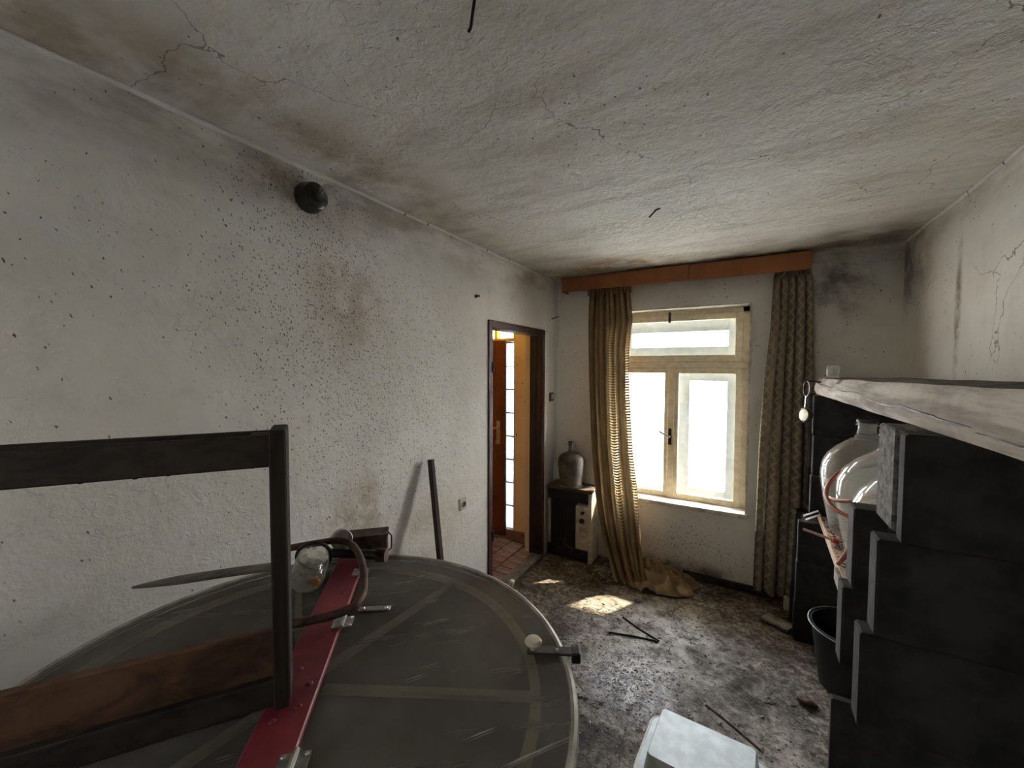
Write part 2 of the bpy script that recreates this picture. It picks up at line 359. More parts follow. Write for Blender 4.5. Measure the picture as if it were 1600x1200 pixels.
M['outside'] = simple('pale_yard_concrete', (0.50, 0.49, 0.46), 0.9, 0, 0.2, 1.5, 0.1)
M['debris'] = simple('floor_debris', (0.30, 0.26, 0.21), 0.9, 0, 0.8, 30, 0.2, c2=(0.03, 0.024, 0.018))
M['debris_pale'] = simple('pale_plaster_crumbs', (0.62, 0.60, 0.57), 0.9, 0, 0.5, 30, 0.1)

def beam_material():
    k = NM('weathered_hewn_beam', 0.88, 0, 0.1)
    v = k.obj((1, 0.09, 1)); n = k.noise(v, 20, 7, 0.68, 0.4); b = k.noise(k.obj((1, .5, 1)), 5, 5, 0.6)
    col = k.mix(k.ramp(n, 0.3, 0.7), (0.20, 0.175, 0.15), (0.60, 0.55, 0.49))
    col = k.mix(k.math('MULTIPLY', k.ramp(b, 0.5, 0.68), 0.65), col, (0.17, 0.135, 0.11))
    sw = k.noise(k.obj((1, 6, 0.4)), 2.6, 3, 0.5); col = k.mix(k.math('MULTIPLY', k.ramp(sw, 0.52, 0.75), 0.22), col, (0.22, 0.17, 0.13))
    y = k.N('ShaderNodeSeparateXYZ', {0: k.obj()}).outputs[1]
    col = k.mix(k.math('MULTIPLY', k.ramp(y, 2.2, 3.1), 0.45), col, (0.62, 0.38, 0.25))
    k.color(col); k.bump(k.math('ADD', n, b), 0.5, 0.01); return k.m
M['beam'] = beam_material()
M['beam_top'] = simple('dusty_brown_beam_top', (0.13, 0.10, 0.075), 0.9, 0, 0.4, 18, 0.4)

def lid_material():
    k = NM('smoky_plastic_lid'); t = k.t
    P = k.obj(); n = k.noise(P, 6, 5, 0.6); fine = k.noise(P, 40, 4, 0.6)
    col = k.mix(k.ramp(n, 0.35, 0.7), (0.17, 0.156, 0.134), (0.25, 0.232, 0.20))
    # dark smears and pale scratches of its own
    k_sm = None
    sm = k.noise(k.N('ShaderNodeMapping', {0: k.N('ShaderNodeMapping', {0: k.tc.outputs['Object'], 'Rotation': (0, 0, -0.72)}).outputs[0], 'Scale': (1.3, 16, 1)}).outputs[0], 2.3, 5, 0.7)
    fsm = k.math('MULTIPLY', k.ramp(sm, 0.58, 0.68), 0.9)
    col = k.mix(fsm, col, (0.020, 0.016, 0.013))
    sc = k.noise(k.N('ShaderNodeMapping', {0: k.N('ShaderNodeMapping', {0: k.tc.outputs['Object'], 'Rotation': (0, 0, -0.98)}).outputs[0], 'Scale': (3.6, 60, 1), 'Location': (3, 1, 0)}).outputs[0], 1.3, 2, 0.5)
    fsc = k.math('MULTIPLY', k.ramp(sc, 0.68, 0.76), 0.7)
    col = k.mix(fsc, col, (0.36, 0.34, 0.30))
    k.color(col); k.b.inputs['Roughness'].default_value = 0.38; k.b.inputs['Specular IOR Level'].default_value = 0.35
    k.set(k.b.inputs['Roughness'], k.ramp(fine, 0.3, 0.7, 0.28, 0.5))
    tr = k.N('ShaderNodeBsdfTransparent', {0: (0.8, 0.78, 0.72)})
    mx = k.N('ShaderNodeMixShader', {0: k.math('MULTIPLY', 0.62, k.math('SUBTRACT', 1.0, k.math('MAXIMUM', fsm, fsc))), 1: k.b.outputs[0], 2: tr.outputs[0]})
    t.links.new(mx.outputs[0], k.out.inputs[0]); return k.m
M['lid'] = lid_material()

def curtain_mat(name, kind):
    k = NM(name); t = k.t
    uv = k.N('ShaderNodeSeparateXYZ', {0: k.tc.outputs['UV']}).outputs; u, v = uv[0], uv[1]
    df = k.N('ShaderNodeBsdfDiffuse'); tl = k.N('ShaderNodeBsdfTranslucent'); mx = k.N('ShaderNodeMixShader', {1: df.outputs[0], 2: tl.outputs[0]})
    n = k.noise(k.tc.outputs['UV'], 9, 5, 0.6)
    if kind == 'rib':
        s = k.math('SINE', k.math('MULTIPLY', v, 2*PI*108))
        g = k.ramp(s, -0.1, 0.75)
        # only the folds where a single layer of cloth hangs let light through; the rest is doubled up
        wv = k.noise(k.N('ShaderNodeMapping', {0: k.tc.outputs['UV'], 'Scale': (17, 1.6, 1)}).outputs[0], 1.0, 2, 0.5)
        lay = k.math('MAXIMUM', k.math('MULTIPLY', k.ramp(u, 0.44, 0.50), k.ramp(u, 0.68, 0.62)), k.ramp(u, 0.82, 0.88))
        lay = k.math('MULTIPLY', k.math('MULTIPLY', lay, k.ramp(v, 0.10, 0.34)), k.math('MULTIPLY', k.ramp(wv, 0.25, 0.45), k.ramp(v, 0.92, 0.72)))
        col = k.mix(k.ramp(n, 0.35, 0.7), (0.16, 0.108, 0.060), (0.26, 0.18, 0.10))
        k.set(df.inputs[0], k.mix(k.math('MULTIPLY', g, 0.35), col, (0.12, 0.08, 0.045)))
        k.set(tl.inputs[0], k.mix(g, (0.30, 0.17, 0.06), (0.85, 0.66, 0.36)))
        k.set(mx.inputs[0], k.math('ADD', k.math('MULTIPLY', k.math('MULTIPLY', g, lay), 0.55), 0.03))
        tr = k.N('ShaderNodeBsdfTransparent', {0: (1, 0.93, 0.8)})
        m2 = k.N('ShaderNodeMixShader', {0: k.math('MULTIPLY', k.math('MULTIPLY', k.ramp(s, 0.55, 0.9), lay), 0.14), 1: mx.outputs[0], 2: tr.outputs[0]})
        t.links.new(m2.outputs[0], k.out.inputs[0])
    else:
        fu = k.math('ABSOLUTE', k.math('SUBTRACT', k.math('FRACT', k.math('MULTIPLY', u, 10)), 0.5))
        fv = k.math('ABSOLUTE', k.math('SUBTRACT', k.math('FRACT', k.math('MULTIPLY', v, 30)), 0.5))
        d = k.math('ABSOLUTE', k.math('SUBTRACT', k.math('ADD', fu, fv), 0.5))
        line = k.ramp(d, 0.17, 0.07)
        band = k.ramp(k.math('SINE', k.math('MULTIPLY', u, 2*PI*4.5)), -0.2, 0.4)
        col = k.mix(k.ramp(n, 0.35, 0.7), (0.19, 0.152, 0.105), (0.29, 0.24, 0.17))
        col = k.mix(k.math('MULTIPLY', line, k.math('ADD', k.math('MULTIPLY', band, 0.35), 0.2)), col, (0.44, 0.40, 0.31))
        k.set(df.inputs[0], col); k.set(tl.inputs[0], col); mx.inputs[0].default_value = 0.3
        t.links.new(mx.outputs[0], k.out.inputs[0])
    return k.m
M['curtain_rib'] = curtain_mat('golden_brown_ribbed_cloth', 'rib')
M['curtain_zig'] = curtain_mat('brown_diamond_cloth', 'zig')

# ------------------------------------------------------------------ the setting
W, D, H = 2.445, 3.556, 2.531
def displaced_grid(x0, x1, y0, y1, step, fz):
    nx = int((x1-x0)/step)+1; ny = int((y1-y0)/step)+1
    vs = []; fs = []
    for j in range(ny+1):
        y = y0+(y1-y0)*j/ny
        for i in range(nx+1):
            x = x0+(x1-x0)*i/nx; vs.append((x, y, fz(x, y)))
    for j in range(ny):
        for i in range(nx):
            a = j*(nx+1)+i; fs.append((a, a+1, a+nx+2, a+nx+1))
    return vs, fs
def grid_obj(name, vs, fs, m, flip=False):
    me = bpy.data.meshes.new(name); me.from_pydata(vs, [], [f[::-1] for f in fs] if flip else fs); me.update()
    for p in me.polygons: p.use_smooth = True
    me.materials.append(m); o = bpy.data.objects.new(name, me); COL.objects.link(o); return o
def floor_z(x, y):
    p = Vector((x, y, 0.3))
    h = noise.fractal(p*3.0, 1.0, 2.0, 3)*0.008 + noise.fractal(p*17, 1.0, 2.0, 4)*0.006
    edge = max(0, 1-min(abs(D-y), 1)/0.22)
    h += 0.012*edge*(0.6+noise.noise(p*9))
    return h*1.0-0.004
struct(grid_obj('floor', *displaced_grid(-0.02, W+0.02, -1.3, D+0.02, 0.016, floor_z), M['floor']))
struct(grid_obj('ceiling', *displaced_grid(-0.02, W+0.02, -1.3, D+0.02, 0.04,
    lambda x, y: H + noise.fractal(Vector((x, y, 5))*1.6, 1, 2, 3)*0.006), M['ceiling'], True))
b = MB(); b.box(-0.155, 0, -1.3, 2.43, -0.05, H+0.05); b.box(-0.155, 0, 3.27, D+0.02, -0.05, H+0.05); b.box(-0.155, 0, 2.43, 3.27, 2.02, H+0.05)
struct(b.build('wall_left', M['wall_left']))
b = MB(); b.box(0, 0.46, D, 3.95, -0.05, H+0.05); b.box(1.60, W+0.15, D, 3.95, -0.05, H+0.05)
b.box(0.46, 1.60, D, 3.95, -0.05, 0.57); b.box(0.46, 1.60, D, 3.95, 2.21, H+0.05)
struct(b.build('wall_back', M['wall_back']))
struct(MB().box(W, W+0.15, -1.3, D, -0.05, H+0.05).build('wall_right', M['wall_right']))
b = MB(); WX0, WX1, WZ0, WZ1 = 0.35, 0.66, 1.60, 1.97
b.box(-0.155, WX0, -1.45, -1.3, -0.05, H+0.05); b.box(WX1, W+0.15, -1.45, -1.3, -0.05, H+0.05); b.box(WX0, WX1, -1.45, -1.3, -0.05, WZ0); b.box(WX0, WX1, -1.45, -1.3, WZ1, H+0.05)
struct(b.build('wall_front', M['reveal']))
w2 = sempty('added_fill_window', ((WX0+WX1)/2, -1.38, WZ0))  # unseen window added behind the camera to brighten the near wall
b = MB(); b.box(WX0, WX0+.04, -1.40, -1.36, WZ0, WZ1); b.box(WX1-.04, WX1, -1.40, -1.36, WZ0, WZ1); b.box(WX0, WX1, -1.40, -1.36, WZ0, WZ0+.04); b.box(WX0, WX1, -1.40, -1.36, WZ1-.04, WZ1); b.build('frame', M['window_paint'], w2)
MB().box(WX0+.035, WX1-.035, -1.382, -1.378, WZ0+.035, WZ1-.035).build('pane', M['pane'], w2)
# window surround of clean white plaster in the reveal
b = MB(); b.box(0.445, 0.465, D-0.004, 3.70, 0.57, 2.215); b.box(1.592, 1.606, D-0.004, 3.70, 0.57, 2.215); b.box(0.46, 1.60, D-0.004, 3.70, 2.203, 2.216)
struct(b.build('trim_1', M['sill']))
# dark skirting under the window
b = MB(); b.beam((1.16, D-0.014, 0.03), (1.98, D-0.014, 0.03), 0.028, 0.055, bev=0.006); b.jitter(0.003, 9)
struct(b.build('baseboard_back', M['skirt']))
# plastered cable strip in the corner
struct(MB().tube([(0.010, D-0.012, 0.02), (0.012, D-0.012, 1.2), (0.012, D-0.014, 2.5)], 0.011, 8).build('trim_2', M['reveal'], smooth=True))

for nm, x in (('trim_5', 0.004), ('trim_6', W-0.004)):
    b = MB(); b.tube([(x+0.003*noise.noise(Vector((y*4, x, 1))), y, H-0.006+0.004*noise.noise(Vector((y*5, x, 7)))) for y in [-1.3+0.06*i for i in range(81)]], 0.009, 8)
    struct(b.build(nm, M['reveal'], smooth=True))
# door frame
dr = sempty('door_1', (0, 2.85, 0))
b = MB(); b.box(-0.005, 0.012, 2.392, 2.445, 0.0, 2.05, 0.004); b.box(-0.110, 0.0, 2.425, 2.445, 0.0, 2.0); b.build('jamb', M['frame_red'], dr)
b = MB(); b.box(-0.005, 0.012, 3.255, 3.303, 0.0, 2.05, 0.004); b.build('jamb', M['frame_red'], dr)
b = MB(); b.box(-0.110, 0.002, 3.245, 3.272, 0.0, 2.0); b.box(-0.055, -0.045, 3.238, 3.25, 0.0, 2.0); b.build('jamb_lining', M['frame_dark'], dr)
b = MB(); b.box(-0.005, 0.013, 2.392, 3.303, 2.0, 2.052, 0.004); b.box(-0.110, 0, 2.43, 3.27, 2.0, 2.022); b.build('head', M['frame_red'], dr)
for z in (0.50, 1.72):
    MB().lathe([(0.009, 0), (0.009, 0.075)], (0.016, 2.437, z-0.04), n=10).build('hinge_pin', M['frame_dark'], dr)
# raised stone threshold
b = MB(); b.box(-0.088, 0.028, 2.43, 3.262, -0.03, 0.030, 0.006); b.jitter(0.004, 7)
struct(b.build('trim_3', M['stone']))

# hall beyond the door
hf = struct(MB().box(-1.5, -0.08, 1.4, 3.45, -0.06, 0.012).build('floor_hall', M['grout']))
tile_me = None
for i in range(15):
    for j in range(6):
        y = 2.12+0.105*i - (0.0525 if j % 2 else 0); x = -0.14-0.158*j
        if y > 3.38: continue
        mb = MB(); mb.obox((0, 0, 0), (0.150, 0.098, 0.018), None, 0.004)
        if tile_me is None:
            t = mb.build('tile', M['tile'], hf); tile_me = t.data
        else:
            mb.bm.free(); t = bpy.data.objects.new('tile', tile_me); COL.objects.link(t); t.parent = hf
        t.location = (x, y, 0.012+random.uniform(-.002, .002)); t.rotation_euler = (random.uniform(-.01, .01), random.uniform(-.01, .01), 0)
wh = MB(); wh.box(-0.378, -0.10, 3.42, 3.56, -0.05, 2.6); wh.box(-1.5, -0.378, 3.42, 3.56, -0.05, 0.115); wh.box(-1.5, -1.30, 3.42, 3.56, 0.1, 2.6); wh.box(-1.32, -0.37, 3.42, 3.56, 2.33, 2.6)
wh = struct(wh.build('wall_hall_back', M['plain_plaster']))
struct(MB().box(-1.5, -1.42, 1.4, 3.45, -0.05, 2.6).build('wall_hall_left', M['plain_plaster']))
struct(MB().box(-1.5, -0.1, 1.32, 1.4, -0.05, 2.6).build('wall_hall_front', M['plain_plaster']))
struct(MB().box(-1.5, -0.1, 1.32, 3.56, 2.53, 2.6).build('ceiling_hall', M['plain_plaster']))
struct(MB().box(-0.165, -0.108, 3.262, 3.42, 0.0, 2.45).build('trim_4', M['reveal']))
b = MB(); b.box(-0.80, -0.168, 3.405, 3.42, 0.02, 0.115, 0.003)
struct(b.build('baseboard_hall', M['tile']))
gb_me = None
for r in range(8):
    for c in range(4):
        if gb_me is None:
            g = MB().obox((0, 0, 0), (0.222, 0.078, 0.222), None, 0.010, 2).build('glass_block', M['glass_block'], wh); gb_me = g.data
        else:
            g = bpy.data.objects.new('glass_block', gb_me); COL.objects.link(g); g.parent = wh
        g.location = (-0.378-0.118-0.2325*c, 3.475, 0.115+0.1165+0.231*r)
b = MB()
for r in range(9): b.box(-1.31, -0.372, 3.435, 3.515, 0.112+0.231*r-0.0035, 0.112+0.231*r+0.0075)
for c in range(5): b.box(-0.3825-0.2325*c-0.0055, -0.3825-0.2325*c+0.004, 3.435, 3.515, 0.11, 1.97)
b.build('mortar_joint', M['grout'], wh)
b = MB(); b.box(-1.31, -0.372, 3.44, 3.50, 1.972, 2.005, 0.004)
for x in (-0.385, -0.60, -0.95, -1.30): b.box(x-0.014, x+0.014, 3.44, 3.50, 2.0, 2.33)
b.build('transom_frame', M['window_paint'], wh)
for x0, x1 in ((-0.586, -0.399), (-0.936, -0.614), (-1.286, -0.964)):
    MB().box(x0-0.004, x1+0.004, 3.468, 3.474, 1.998, 2.335).build('transom_pane', M['pane_yellow'], wh)
d2 = sempty('door_2', (-0.85, 3.30, 0.05))
fe = Vector((-0.430, 3.352, 0)); dv = Vector((-0.98, -0.20, 0)).normalized(); hg = fe+dv*0.82
b = MB(); b.beam(fe+Vector((0, 0, 1.025)), hg+Vector((0, 0, 1.025)), 0.038, 1.90, bev=0.003); b.build('leaf', M['leaf'], d2)
b = MB(); b.beam(fe+Vector((0, 0, 1.025))-dv*0.004, fe+Vector((0, 0, 1.025))+dv*0.001, 0.04, 1.90); b.build('leaf_edge', M['leaf_edge'], d2)
nf = Vector((0.20, -0.98, 0)).normalized()
hp = fe+dv*0.068+nf*0.021
lp = MB().beam(hp+Vector((0, 0, 0.98)), hp+Vector((0, 0, 1.20)), 0.006, 0.036, up=tuple(dv), bev=0.002).build('lock_plate', M['chrome'], d2)
MB().tube([hp+Vector((0, 0, 1.135)), hp+nf*0.045+Vector((0, 0, 1.135)), hp+nf*0.05+dv*0.02+Vector((0, 0, 1.135)), hp+nf*0.05+dv*0.115+Vector((0, 0, 1.14))], 0.009, 8).build('lever_handle', M['chrome'], d2, smooth=True)
MB().lathe([(0.013, 0), (0.013, 0.012)], hp+Vector((0, 0, 1.03)), nf, 12).build('lock_cylinder', M['chrome'], d2, smooth=True)
MB().tube([hp+nf*0.02+Vector((0, 0, 1.0))+dv*0.02*math.cos(a)+Vector((0, 0, 0.02*math.sin(a))) for a in [2*PI*i/12 for i in range(12)]], 0.003, 6, True).build('key_ring', M['chrome'], d2)

# window
wn = sempty('window_1', (1.03, 3.70, 0.57))
b = MB(); b.box(0.462, 0.505, 3.70, 3.765, 0.575, 2.205); b.box(1.545, 1.592, 3.70, 3.765, 0.575, 2.205); b.box(0.46, 1.592, 3.70, 3.765, 2.165, 2.206); b.box(0.46, 1.592, 3.70, 3.765, 0.572, 0.592)
b.box(0.462, 1.592, 3.695, 3.765, 1.715, 1.772, 0.006); b.build('window_frame', M['window_paint'], wn)
def sash(x0, x1, z0, z1, y0, y1, wd, name='sash', pane=True, wb=None):
    wb = wb or wd
    s_ = MB(); s_.box(x0, x0+wd, y0, y1, z0, z1, 0.004); s_.box(x1-wd, x1, y0, y1, z0, z1, 0.004); s_.box(x0+wd-.003, x1-wd+.003, y0+.001, y1-.001, z0, z0+wb, 0.004); s_.box(x0+wd-.003, x1-wd+.003, y0+.001, y1-.001, z1-wd, z1, 0.004)
    o = s_.build(name, M['window_paint' if name == 'sash' else 'outer_paint'], wn)
    if pane: MB().box(x0+wd-.006, x1-wd+.006, (y0+y1)/2-.002, (y0+y1)/2+.002, z0+wb-.006, z1-wd+.006).build('pane', M['pane'], o)
    return o
sash(0.500, 1.550, 1.770, 2.168, 3.690, 3.735, 0.055)
sash(0.500, 1.012, 0.590, 1.717, 3.690, 3.735, 0.045, wb=0.055)
sash(1.038, 1.550, 0.590, 1.717, 3.690, 3.735, 0.045, wb=0.055)
MB().box(0.998, 1.052, 3.678, 3.700, 0.592, 1.715, 0.005).build('astragal', M['window_paint'], wn)
MB().box(1.008, 1.034, 3.668, 3.680, 1.06, 1.20, 0.003).build('handle_plate', M['dark_steel'], wn)
MB().tube([(1.02, 3.67, 1.13), (1.02, 3.635, 1.13), (1.0, 3.63, 1.142), (0.94, 3.625, 1.175)], 0.009, 8).build('window_handle', M['steel'], wn, smooth=True)
MB().box(0.992, 1.010, 3.67, 3.695, 2.10, 2.19, 0.003).build('catch', M['dark_steel'], wn)
for z in (0.80, 1.16, 1.60): MB().lathe([(0.007, 0), (0.007, 0.07)], (1.548, 3.685, z), n=8).build('hinge', M['window_paint'], wn)
sash(0.53, 1.555, 1.79, 2.15, 3.86, 3.90, 0.115, 'outer_sash', False)
sash(0.53, 1.035, 0.60, 1.72, 3.86, 3.90, 0.045, 'outer_sash', True)
sash(1.035, 1.555, 0.60, 1.72, 3.86, 3.90, 0.115, 'outer_sash', True, wb=0.06)
b = MB(); b.box(0.448, 1.612, 3.535, 3.705, 0.565, 0.598, 0.005); b.jitter(0.0015, 6); b.build('sill', M['sill'], wn)
MB().box(0.44, 1.62, 3.705, 3.98, 0.555, 0.575).build('outer_sill', M['stone'], wn)

# the yard and an unseen slab added overhead to trim the sun patch
struct(MB().box(-12, 14, -30, 30, -0.35, -0.25).build('ground_outside', M['outside']))
struct(MB().box(-3, 5, 3.95, 5.22, 2.66, 2.76).build('added_sun_blocker', M['window_paint']))

# ------------------------------------------------------------------ pelmet and curtains
pm = thing('curtain_pelmet', 'orange-brown veneered pelmet board across the wall above the window', 'pelmet', (1.03, 3.47, 2.40))
for x0, x1, dz in ((0.112, 1.172, 0.0), (1.175, 1.945, -0.004)):
    b = MB(); b.box(x0, x1, 3.425, 3.443, 2.398+dz, 2.520+dz, 0.002); b.build('front_board', M['pelmet'], pm)
for x in (0.112, 1.927): MB().box(x, x+0.018, 3.443, D-0.002, 2.398, 2.518).build('end_board', M['pelmet'], pm)
MB().box(0.13, 1.927, 3.443, D-0.002, 2.500, 2.515).build('top_board', M['pelmet'], pm)
MB().box(0.16, 1.90, 3.522, 3.536, 2.455, 2.470).build('curtain_rail', M['steel'], pm)

def curtain(name, tb, nu, nv, folds, mat, parent, seed, hem=0.0, u0=0.0, u1=1.0):
    vs = []; uvs = []
    for j in range(nv+1):
        t = j/nv; xl, xr, y, z, amp = lerp_table(tb, t)
        for i in range(nu+1):
            u = i/nu; ph = 2*PI*folds*(u + 0.05*noise.noise(Vector((u*3, t*1.2, seed))))
            wob = noise.noise(Vector((u*folds*0.7, t*2.2, seed+5)))
            dy = amp*(math.sin(ph)*0.8 + 0.5*math.sin(ph*0.53+1.3+seed) + 0.5*wob)
            dx = amp*0.35*math.cos(ph*1.0+0.5)
            zz = z + (0.012*math.sin(ph*0.5+seed)*t if z > 0.05 else 0)
            if t < 0.05: zz += 0.008*math.sin(ph*1.5)
            vs.append(Vector((xl+(xr-xl)*u+dx, y+dy, max(zz, 0.012+0.008*max(0, math.sin(ph)))))); uvs.append((u0+(u1-u0)*u, t))
    fs = [(j*(nu+1)+i, j*(nu+1)+i+1, (j+1)*(nu+1)+i+1, (j+1)*(nu+1)+i) for j in range(nv) for i in range(nu)]
    me = bpy.data.meshes.new(name); off = WL(parent); me.from_pydata([v-off for v in vs], [], fs); me.update()
    l = me.uv_layers.new(name='UVMap')
    for lp_ in me.loops: l.data[lp_.index].uv = uvs[lp_.vertex_index]
    for p in me.polygons: p.use_smooth = True
    me.materials.append(mat); o = bpy.data.objects.new(name, me); COL.objects.link(o); o.parent = parent; return o
lc = thing('curtain', 'golden-brown ribbed curtain left of the window, trailing onto the floor', 'curtain', (0.6, 3.42, 0.0))
# t, x_left, x_right, y, z, fold depth
curtain('drape', [(0, .352, .715, 3.485, 2.455, .012), (.06, .352, .725, 3.47, 2.33, .020), (.14, .35, .755, 3.455, 2.12, .026), (.24, .356, .735, 3.45, 1.88, .030), (.40, .372, .745, 3.44, 1.50, .032), (.60, .405, .785, 3.415, 1.0, .034),
    (.76, .46, .845, 3.37, .62, .036), (.88, .555, .885, 3.29, .30, .036), (.95, .64, .93, 3.23, .12, .036), (1.0, .69, .99, 3.18, .02, .034)], 110, 120, 8.5, M['curtain_rib'], lc, 1)
curtain('curtain_heading', [(0, .345, .722, 3.472, 2.462, .012), (.5, .342, .73, 3.462, 2.41, .014), (1, .346, .73, 3.458, 2.355, .018)], 90, 8, 17, M['curtain_rib'], lc, 2, u1=0.6)
# crumpled tail of the curtain on the floor
M['curtain_tail'] = simple('brown_cloth_folds', (0.34, 0.25, 0.145), 0.9, 0, 0.4, 8, 0.1, 0.05, c2=(0.22, 0.155, 0.088))
def tail_sheet(name, cx, cy, rx, ry, h, ang, seed, nu=90, nv=70):
    vs = []
    for j in range(nv+1):
        for i in range(nu+1):
            a_, c_ = i/nu*2-1, j/nv*2-1
            n1 = noise.noise(Vector((a_*2.1, c_*2.1, seed))); n3 = noise.noise(Vector((a_*5, c_*5, seed+9)))
            d = math.sqrt(a_*a_+c_*c_)*(1+.20*n1)
            base = max(0.0, 1-d*d)**0.55
            q = 7.5*(c_*0.85+a_*0.35)+3.2*n1
            ridge = (1-abs(math.sin(q)))**1.0
            q2 = 5.0*(a_*0.9-c_*0.4)+3.5*noise.noise(Vector((a_*1.7+3, c_*1.9, seed+4)))
            ridge2 = (1-abs(math.sin(q2)))**1.4
            z = h*base*(0.22+0.55*ridge+0.35*ridge2*(0.6+0.4*n1))*(1-0.35*a_)
            x, y = a_*rx*(1+.10*n1), c_*ry
            vs.append(Vector((cx+x*math.cos(ang)-y*math.sin(ang), cy+x*math.sin(ang)+y*math.cos(ang), 0.010+max(0, z))))
    fs = [(j*(nu+1)+i, j*(nu+1)+i+1, (j+1)*(nu+1)+i+1, (j+1)*(nu+1)+i) for j in range(nv) for i in range(nu)]
    fs = [f for f in fs if max(vs[q].z for q in f) > 0.0105]
    off = WL(lc); me = bpy.data.meshes.new(name); me.from_pydata([v-off for v in vs], [], fs); me.update()
    for p in me.polygons: p.use_smooth = True
    me.materials.append(M['curtain_tail']); o = bpy.data.objects.new(name, me); COL.objects.link(o); o.parent = lc
tail_sheet('curtain_tail', 1.00, 3.29, 0.27, 0.15, 0.21, 0.12, 2)
tail_sheet('curtain_tail', 1.17, 3.42, 0.13, 0.10, 0.10, 0.3, 9)
rc = thing('curtain', 'brown diamond-patterned curtain hanging right of the window', 'curtain', (1.8, 3.45, 0.08))
curtain('drape', [(0, 1.735, 1.93, 3.485, 2.455, .014), (.05, 1.725, 1.955, 3.47, 2.34, .020), (.2, 1.715, 1.965, 3.455, 2.0, .026), (.36, 1.685, 1.975, 3.45, 1.62, .032), (.55, 1.665, 1.985, 3.445, 1.17, .036), (.8, 1.655, 1.985, 3.44, .6, .036), (1.0, 1.65, 1.975, 3.44, .085, .036)], 90, 90, 5.0, M['curtain_zig'], rc, 4)
b = MB()
for i in range(5):
    a = 1.74+0.03*i
    b.tube(smooth_pts([(a, 3.455, 2.35), (a+.03, 3.425+.008*i, 2.375+.02*(i % 2)), (a+.05, 3.46, 2.40), (a+.07, 3.43, 2.36)], 4), 0.010, 7)
b.build('knotted_heading', M['curtain_zig'], rc, smooth=True)

# ------------------------------------------------------------------ gas heater and bottle in the corner
ht = thing('gas_heater', 'cream and black gas heater in the corner left of the window', 'heater', (0.235, 3.44, 0))
b = MB(); b.box(0.415, 0.445, 3.342, 3.545, 0.0, 0.63, 0.004); b.box(0.030, 0.055, 3.342, 3.545, 0.12, 0.53, 0.003); b.box(0.05, 0.42, 3.40, 3.545, 0.02, 0.62); b.build('casing', M['cream'], ht)
b = MB(); b.box(0.022, 0.450, 3.330, 3.550, 0.622, 0.652, 0.006); b.build('top_plate', M['brown_top'], ht)
b = MB(); b.box(0.030, 0.415, 3.345, 3.41, 0.528, 0.622); g = b.build('upper_grille', M['black_enamel'], ht)
b = MB()
for i in range(6): b.box(0.034, 0.411, 3.336, 3.347, 0.534+0.0145*i, 0.542+0.0145*i)
b.build('louvre', M['black_plastic'], g)
b = MB(); b.box(0.055, 0.300, 3.365, 3.41, 0.10, 0.528); f_ = b.build('front_panel', M['black_enamel'], ht)
b = MB()
for i in range(9): b.box(0.068+0.026*i, 0.076+0.026*i, 3.358, 3.367, 0.13, 0.52)
b.build('vertical_rib', M['black_plastic'], f_)
b = MB(); b.box(0.300, 0.415, 3.345, 3.40, 0.115, 0.505, 0.003); cp = b.build('control_panel', M['cream'], ht)
MB().lathe([(0.016, 0), (0.014, 0.014)], (0.365, 3.345, 0.445), (0, -1, 0), 16).build('knob', M['black_plastic'], cp, smooth=True)
MB().lathe([(0.024, 0), (0.022, 0.010), (0.014, 0.012), (0.012, 0.026)], (0.358, 3.345, 0.372), (0, -1, 0), 18).build('knob', M['black_plastic'], cp, smooth=True)
MB().box(0.330, 0.398, 3.3425, 3.346, 0.275, 0.312).build('rating_plate', M['steel'], cp)
MB().box(0.315, 0.402, 3.335, 3.346, 0.512, 0.517).build('badge_strip', M['chrome'], g)
b = MB(); b.box(0.028, 0.418, 3.338, 3.40, 0.012, 0.115, 0.004); b.build('plinth', M['black_enamel'], ht)
MB().tube(smooth_pts([(0.20, 3.352, 0.19), (0.19, 3.345, 0.15), (0.22, 3.342, 0.125), (0.28, 3.342, 0.112)], 5), 0.0025, 6).build('loose_wire', M['steel'], ht)
bt = thing('bottle', 'dusty dark brown glass bottle with black stopper standing on the heater', 'bottle', (0.215, 3.44, 0.652))
b = MB(); b.lathe([(0.085, 0.0), (0.098, 0.006), (0.100, 0.03), (0.110, 0.12), (0.117, 0.20), (0.116, 0.235), (0.104, 0.265), (0.075, 0.285), (0.040, 0.297), (0.026, 0.31), (0.022, 0.33), (0.022, 0.362)], (0.215, 3.435, 0.652), n=28); b.build('body', M['dusty_bottle'], bt, smooth=True)
MB().lathe([(0.020, 0), (0.025, 0.004), (0.025, 0.036), (0.022, 0.04)], (0.215, 3.435, 1.008), n=16).build('stopper', M['black_plastic'], bt, smooth=True)
MB().lathe([(0.106, 0.0), (0.106, 0.01), (0.100, 0.012)], (0.215, 3.435, 0.652), n=28).build('base_rim', M['grey_wood'], bt, smooth=True)

